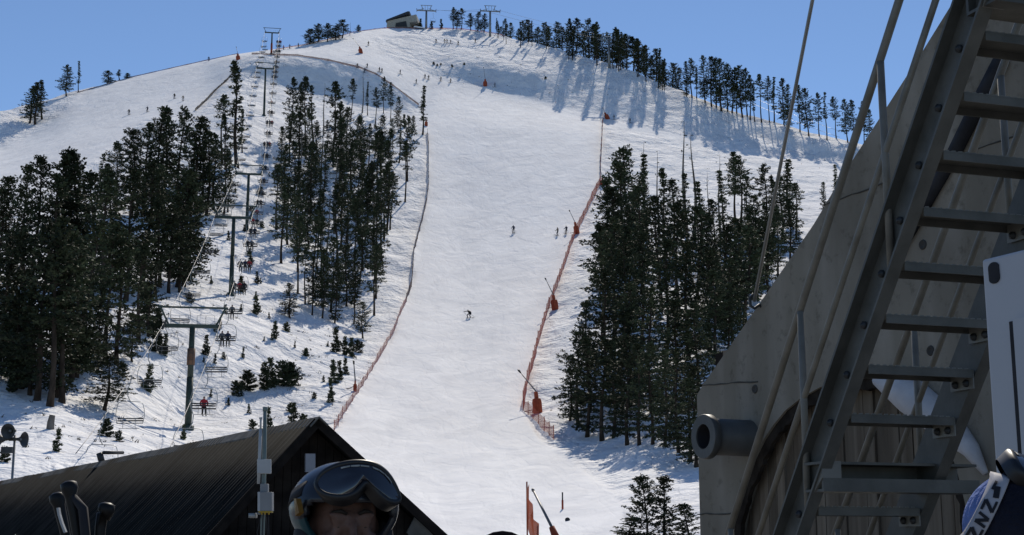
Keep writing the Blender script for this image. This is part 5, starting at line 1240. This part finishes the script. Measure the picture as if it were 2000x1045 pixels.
def goggles(root, GCc, GR, tilt, mats, roll=0, sx=1.0):
    g = empty('goggles'); g.parent = root
    def wrap(p, dep):
        x, z = p[0]*sx, p[1]
        x, z = x*math.cos(roll)-z*math.sin(roll), x*math.sin(roll)+z*math.cos(roll)
        a = x/GR; v = Vector((math.sin(a)*(GR+dep), -math.cos(a)*(GR+dep)+GR, z)); return Vector(GCc)+RX(tilt) @ v
    k = len(LN); o1 = offs(LN, .003); o2 = offs(LN, .011, 1, 1.1); o3 = offs(LN, .014, 1, 1.1); o4 = offs(LN, .0185, 1, 1.1)
    m = MB(); V = [wrap(p, d) for pl, d in ((LN, .012), (o1, .016), (o2, .012), (o3, .002), (o4, -.018)) for p in pl]; F = []; MI = []
    for r_ in range(4):
        for i in range(k):
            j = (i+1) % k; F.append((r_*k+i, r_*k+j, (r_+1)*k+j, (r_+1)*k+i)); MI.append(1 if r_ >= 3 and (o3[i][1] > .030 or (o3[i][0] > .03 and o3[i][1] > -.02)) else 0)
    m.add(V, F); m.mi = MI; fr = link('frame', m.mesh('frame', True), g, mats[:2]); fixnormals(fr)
    m = MB(); c_ = [wrap((p[0]*.5, p[1]*.5), .018) for p in LN]; cc = wrap((0, .015), .02)
    m.add([wrap(p, .0125) for p in LN]+c_+[cc], [(i, (i+1) % k, (i+1) % k+k, i+k) for i in range(k)]+[(k+i, k+(i+1) % k, 2*k) for i in range(k)]); fixnormals(link('lens', m.mesh('lens', True), g, mats[2]))
    for t in (-.045, -.022, 0, .024, .038, .052, .062):          # pale dashes along the top of the lens
        i = min(range(k), key=lambda q: abs(LN[q][0]-t)+(.5 if LN[q][1] < 0 else 0)); p = LN[i]; p2 = LN[(i+3) % k]
        e = .0035; m = MB(); w_ = [(p[0], p[1]-e*.8), (p2[0], p2[1]-e*.8), (p2[0], p2[1]-e*1.9), (p[0], p[1]-e*1.9)]; w_ = [(w_[0][0]*.5+w_[1][0]*.5+(q[0]-(w_[0][0]+w_[1][0])/2)*.9, q[1]) for q in w_]
        m.prism([wrap(q, .0145) for q in w_], (0, -.0015, 0)); fixnormals(link('vent', m.mesh('vent'), g, M_DASH))
    return g, wrap
M_DASH = mat('pale_lens_dash', (.22, .22, .2), (.32, .32, .29), .6, scale=60)
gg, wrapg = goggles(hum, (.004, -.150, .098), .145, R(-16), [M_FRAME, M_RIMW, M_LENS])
m = MB(); V = []; F = []                             # strap round the helmet
n_ = 30
for i in range(n_+1):
    a = R(-62)+R(304)*i/n_; a2 = a
    for h in (-.019, .019):
        zc = .085-.06*math.sin(math.pi*i/n_)+h; kz = math.sqrt(max(.05, 1-((zc-HC[2])/HR[2])**2))
        V.append(Vector((-math.sin(a+math.pi)*0+(HR[0]+.004)*kz*math.sin(a+math.pi*.0+math.pi+R(0)), HC[1]+(HR[1]+.004)*kz*math.cos(a+math.pi+R(0))*-1*-1, zc)))
for i in range(n_): F.append((i*2, i*2+2, i*2+3, i*2+1))
m = MB(); V = []
for i in range(n_+1):
    a = R(205)-R(230)*i/n_                            # from the left temple round the back to the right temple
    for h in (-.017, .017):
        zc = .088-.055*math.sin(math.pi*i/n_)+h; kz = math.sqrt(max(.05, 1-((zc-HC[2])/HR[2])**2))
        V.append(Vector((HC[0]+(HR[0]+.005)*kz*math.cos(a), HC[1]+(HR[1]+.005)*kz*math.sin(a), zc)))
m.add(V, F); st_ = m.obj('strap', [M_BLACK], gg, True); q = st_.modifiers.new('t', 'SOLIDIFY'); q.thickness = .003; q.offset = 1
m = MB(); m.prism([(-.121, -.058, .062), (-.118, -.072, .062), (-.112, -.082, .030), (-.118, -.066, .022)], (-.012, -.004, 0)); fixnormals(m.obj('strap_clip', [M_AMBER], gg))

# second person, in profile, knitted cap and goggles on a white strap
pe2 = at(2016, 1066, 2.9)
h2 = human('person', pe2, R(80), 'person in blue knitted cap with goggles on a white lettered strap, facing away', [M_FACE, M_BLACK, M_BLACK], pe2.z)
M_KNIT = mat('blue_knit', (.10, .15, .34), (.16, .22, .45), .95, scale=8, spec=.1, bump=.6, bscale=90); M_KNITD = mat('dark_knit_band', (.012, .013, .022), (.02, .022, .035), .95, scale=8, spec=.1, bump=.6, bscale=90)
M_STRAPW = mat('white_strap', (.33, .32, .34), (.40, .39, .41), .7, scale=30, spec=.2)
KC, KR = Vector((0, .014, .035)), Vector((.100, .118, .116))
SN, SQ = Vector((.883, .469)), Vector((-.469, .883))
m = MB(); nu, nv = 120, 26; V = []; F = []; MI = []
for i in range(nv+1):
    th = math.pi*.62*i/nv
    for j in range(nu):
        ph = 2*math.pi*j/nu; rib = 1+.012*math.cos(j*2*math.pi/4)*min(1, th*2)
        V.append(KC+Vector((KR.x*math.sin(th)*math.cos(ph)*rib, KR.y*math.sin(th)*math.sin(ph)*rib, KR.z*math.cos(th))))
for i in range(nv):
    for j in range(nu):
        j2 = (j+1) % nu; q = (i*nu+j, (i+1)*nu+j, (i+1)*nu+j2, i*nu+j2); c = (V[q[0]]+V[q[2]])/2
        if c.y < -.06 and c.z < .045: continue
        F.append(q); MI.append(1 if (c.y-KC.y)*SN.x+(c.z-KC.z)*SN.y < .088 else 0)
m.add(V, F); m.mi = MI; kn = m.obj('knitted_cap', [M_KNIT, M_KNITD], h2, True)
g2, wrap2 = goggles(h2, (0, .000, .158), .105, R(-58), [M_FRAME, M_FRAME, M_LENS], sx=.85)
# strap: band in a tilted plane from the goggles over the temple down to the nape
def capat(yv, zv, push=.006):
    """point on the cap's viewer side (+/-x) for a given y,z in the head's frame"""
    q = 1-((yv-KC.y)/(KR.y+push))**2-((zv-KC.z)/(KR.z+push))**2
    return math.sqrt(max(q, .0))*(KR.x+push)
M_LET = mat('strap_lettering', (.012, .012, .016), None, .7)
SIDE = -1
SM = Vector((KC.y, KC.z))+SN*.088; A0, A1 = SM+SQ*.074, SM-SQ*.09           # (y, z) along the strap
dv = (A1-A0).normalized(); pv = Vector((-dv.y, dv.x))
if pv.y < 0: pv = -pv
def strap_pt(t, h, push): 
    c = A0.lerp(A1, t)+pv*h; return Vector((SIDE*capat(c.x, c.y, push), c.x, c.y))
for lo, hi, mt, nm, push in ((-.0155, .0155, M_STRAPW, 'strap', .007),):
    m = MB(); V = []; F = []
    for i in range(25):
        for h in (lo, lo/2, 0, hi/2, hi): V.append(strap_pt(i/24, h, push))
    for i in range(24):
        for q in range(4): F.append((i*5+q, i*5+q+1, i*5+q+6, i*5+q+5))
    m.add(V, F); o = m.obj(nm, [mt], g2, True); q = o.modifiers.new('t', 'SOLIDIFY'); q.thickness = .003; q.offset = 0
# bold slanting zigzag lettering on the strap, reading along it
def stroke(a, b, wd, name='letter'):
    m = MB(); n_ = 6; V = []; F = []; a = Vector(a); b = Vector(b); d = (b-a).normalized(); p_ = Vector((-d.y, d.x))
    for i in range(n_+1):
        for s in (-1, 1):
            c = a.lerp(b, i/n_)+p_*wd*.5*s; V.append(strap_pt(c.x/.164, c.y*.8, .0105))
    for i in range(n_): F.append((i*2, i*2+1, i*2+3, i*2+2))
    m.add(V, F); return m
def letter(strokes):
    m = MB()
    for a, b, wd in strokes:
        q = stroke(a, b, wd); m.add(q.v, q.f)
    m.obj('letter', [M_LET], g2)
L0 = .205
def flip(L): return [((.15-a[0], a[1]), (.15-b_[0], b_[1]), w_) for a, b_, w_ in L]
def Zl(x): return [((x, .012), (x+.022, .012), .006), ((x+.022, .012), (x+.002, -.012), .007), ((x+.002, -.012), (x+.026, -.012), .006)]
def Nl(x): return [((x, -.013), (x+.005, .013), .006), ((x+.005, .013), (x+.016, -.013), .007), ((x+.016, -.013), (x+.023, .013), .006)]
for L_r in (Zl(.004), Nl(.036), Zl(.066), [((.098, -.006), (.122, .000), .013), ((.112, .008), (.132, .006), .006)]): letter(flip(L_r))

# third person: only the peak of a dark cap rises into the frame
pe3 = at(984, 1156, 3.6)
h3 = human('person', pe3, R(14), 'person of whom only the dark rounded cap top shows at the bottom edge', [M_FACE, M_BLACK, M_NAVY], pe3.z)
m = MB(); m.ell((0, .014, .052), (.090, .112, .098), None, 24, 12); m.obj('cap', [M_BLACK], h3, True)
M_PEAK = mat('glossy_cap_peak', (.006, .006, .008), None, 1.0, spec=0)
m = MB(); V = []; F = []
for i in range(13):
    a = R(-62)+R(124)*i/12
    for r_, z in ((.075, .100), (.125, .104-.012*abs(math.sin(a))), (.155, .098-.018*abs(math.sin(a)))): V.append(Vector((math.sin(a)*r_*.62, -.02-math.cos(a)*r_, z)))
for i in range(12):
    for q in range(2): F.append((i*3+q, i*3+q+1, i*3+q+4, i*3+q+3))
m.add(V, F); o = m.obj('cap_peak', [M_PEAK], h3, True); bpy.data.objects[[c.name for c in h3.children if c.name.startswith('cap') and 'peak' not in c.name][0]].data.materials[0] = M_PEAK; q = o.modifiers.new('t', 'SOLIDIFY'); q.thickness = .006

# ski poles standing close to the camera, bottom corner
M_GRIP = mat('black_pole_grip', (.004, .004, .004), (.008, .008, .008), .5, scale=12, spec=.25); M_SHAFT = mat('pole_shaft', (.10, .10, .11), (.16, .16, .17), .3, metal=.5, scale=20)
def ski_pole(px, D, label, bend=0, hilite=None):
    P = [at(u, v, D) for u, v in px]; foot = Vector((P[-1].x+(P[-1].x-P[0].x)*3.2, P[-1].y+.25, 0)); root = empty('ski_pole', foot); tag(root, label, 'ski pole', 'ski poles held up at the bottom corner')
    P = [p-foot for p in P]; ax = (P[0]-P[-1]).normalized(); m = MB()
    top = P[0]; n_ = len(P)
    m.tube([P[-1]-ax*.06]+P[::-1][:-1]+[top-ax*.016, top-ax*.005, top+ax*.006, top+ax*.010], [.0085, .0092]+[.0098+.0013*math.sin(i*2.1) for i in range(n_-2)]+[.0115, .0155, .0147, .006], 14); m.obj('grip', [M_GRIP], root, True)
    m = MB(); m.tube([P[-1]-ax*.04, Vector((0, 0, .05))], [.0085, .006], 8); m.obj('shaft', [M_SHAFT], root, True)
    m = MB(); m.lathe((0, 0, .07), (0, 0, 1), [(.01, 0), (.045, -.004), (.045, .004), (.01, .012)], 12); m.obj('basket', [M_GRIP], root, True)
    if not bend: return root
    m = MB(); c = P[0].lerp(P[-1], .12); V = [c, c+Vector((.030, -.015, -.03)), c+Vector((.042, -.02, -.10)), c+Vector((.026, -.015, -.17)), c.lerp(P[-1], .9)+Vector((.006, 0, -.02))]; m.tube(V, [.006, .009, .009, .009, .006], 6); m.obj('wrist_strap', [M_BLACK], root, True)
    return root
ski_pole([(135,950),(140,975),(146,1010),(152,1050)], 2.6, 'tallest ski pole grip of three at the bottom corner, in the middle', bend=1)
ski_pole([(112,972),(118,1000),(124,1025),(130,1055)], 2.75, 'ski pole grip with pale strap tucked behind the tallest one')
ski_pole([(208,992),(200,1005),(196,1030),(194,1060)], 2.6, 'ski pole grip with hooked head standing apart from the other two')
rt = [o for o in bpy.data.objects if o.name.startswith('ski_pole') and o.get('label', '').startswith('ski pole grip with pale')][0]
m = MB(); P = [at(u, v, 2.70)-rt.location for u, v in ((114,992),(116,1005),(121,1022),(128,1040))]
for a, b in zip(P[:-1], P[1:]): m.bar(a, b, .011, .004)
m.obj('pale_strap', [M_WBOX], rt)
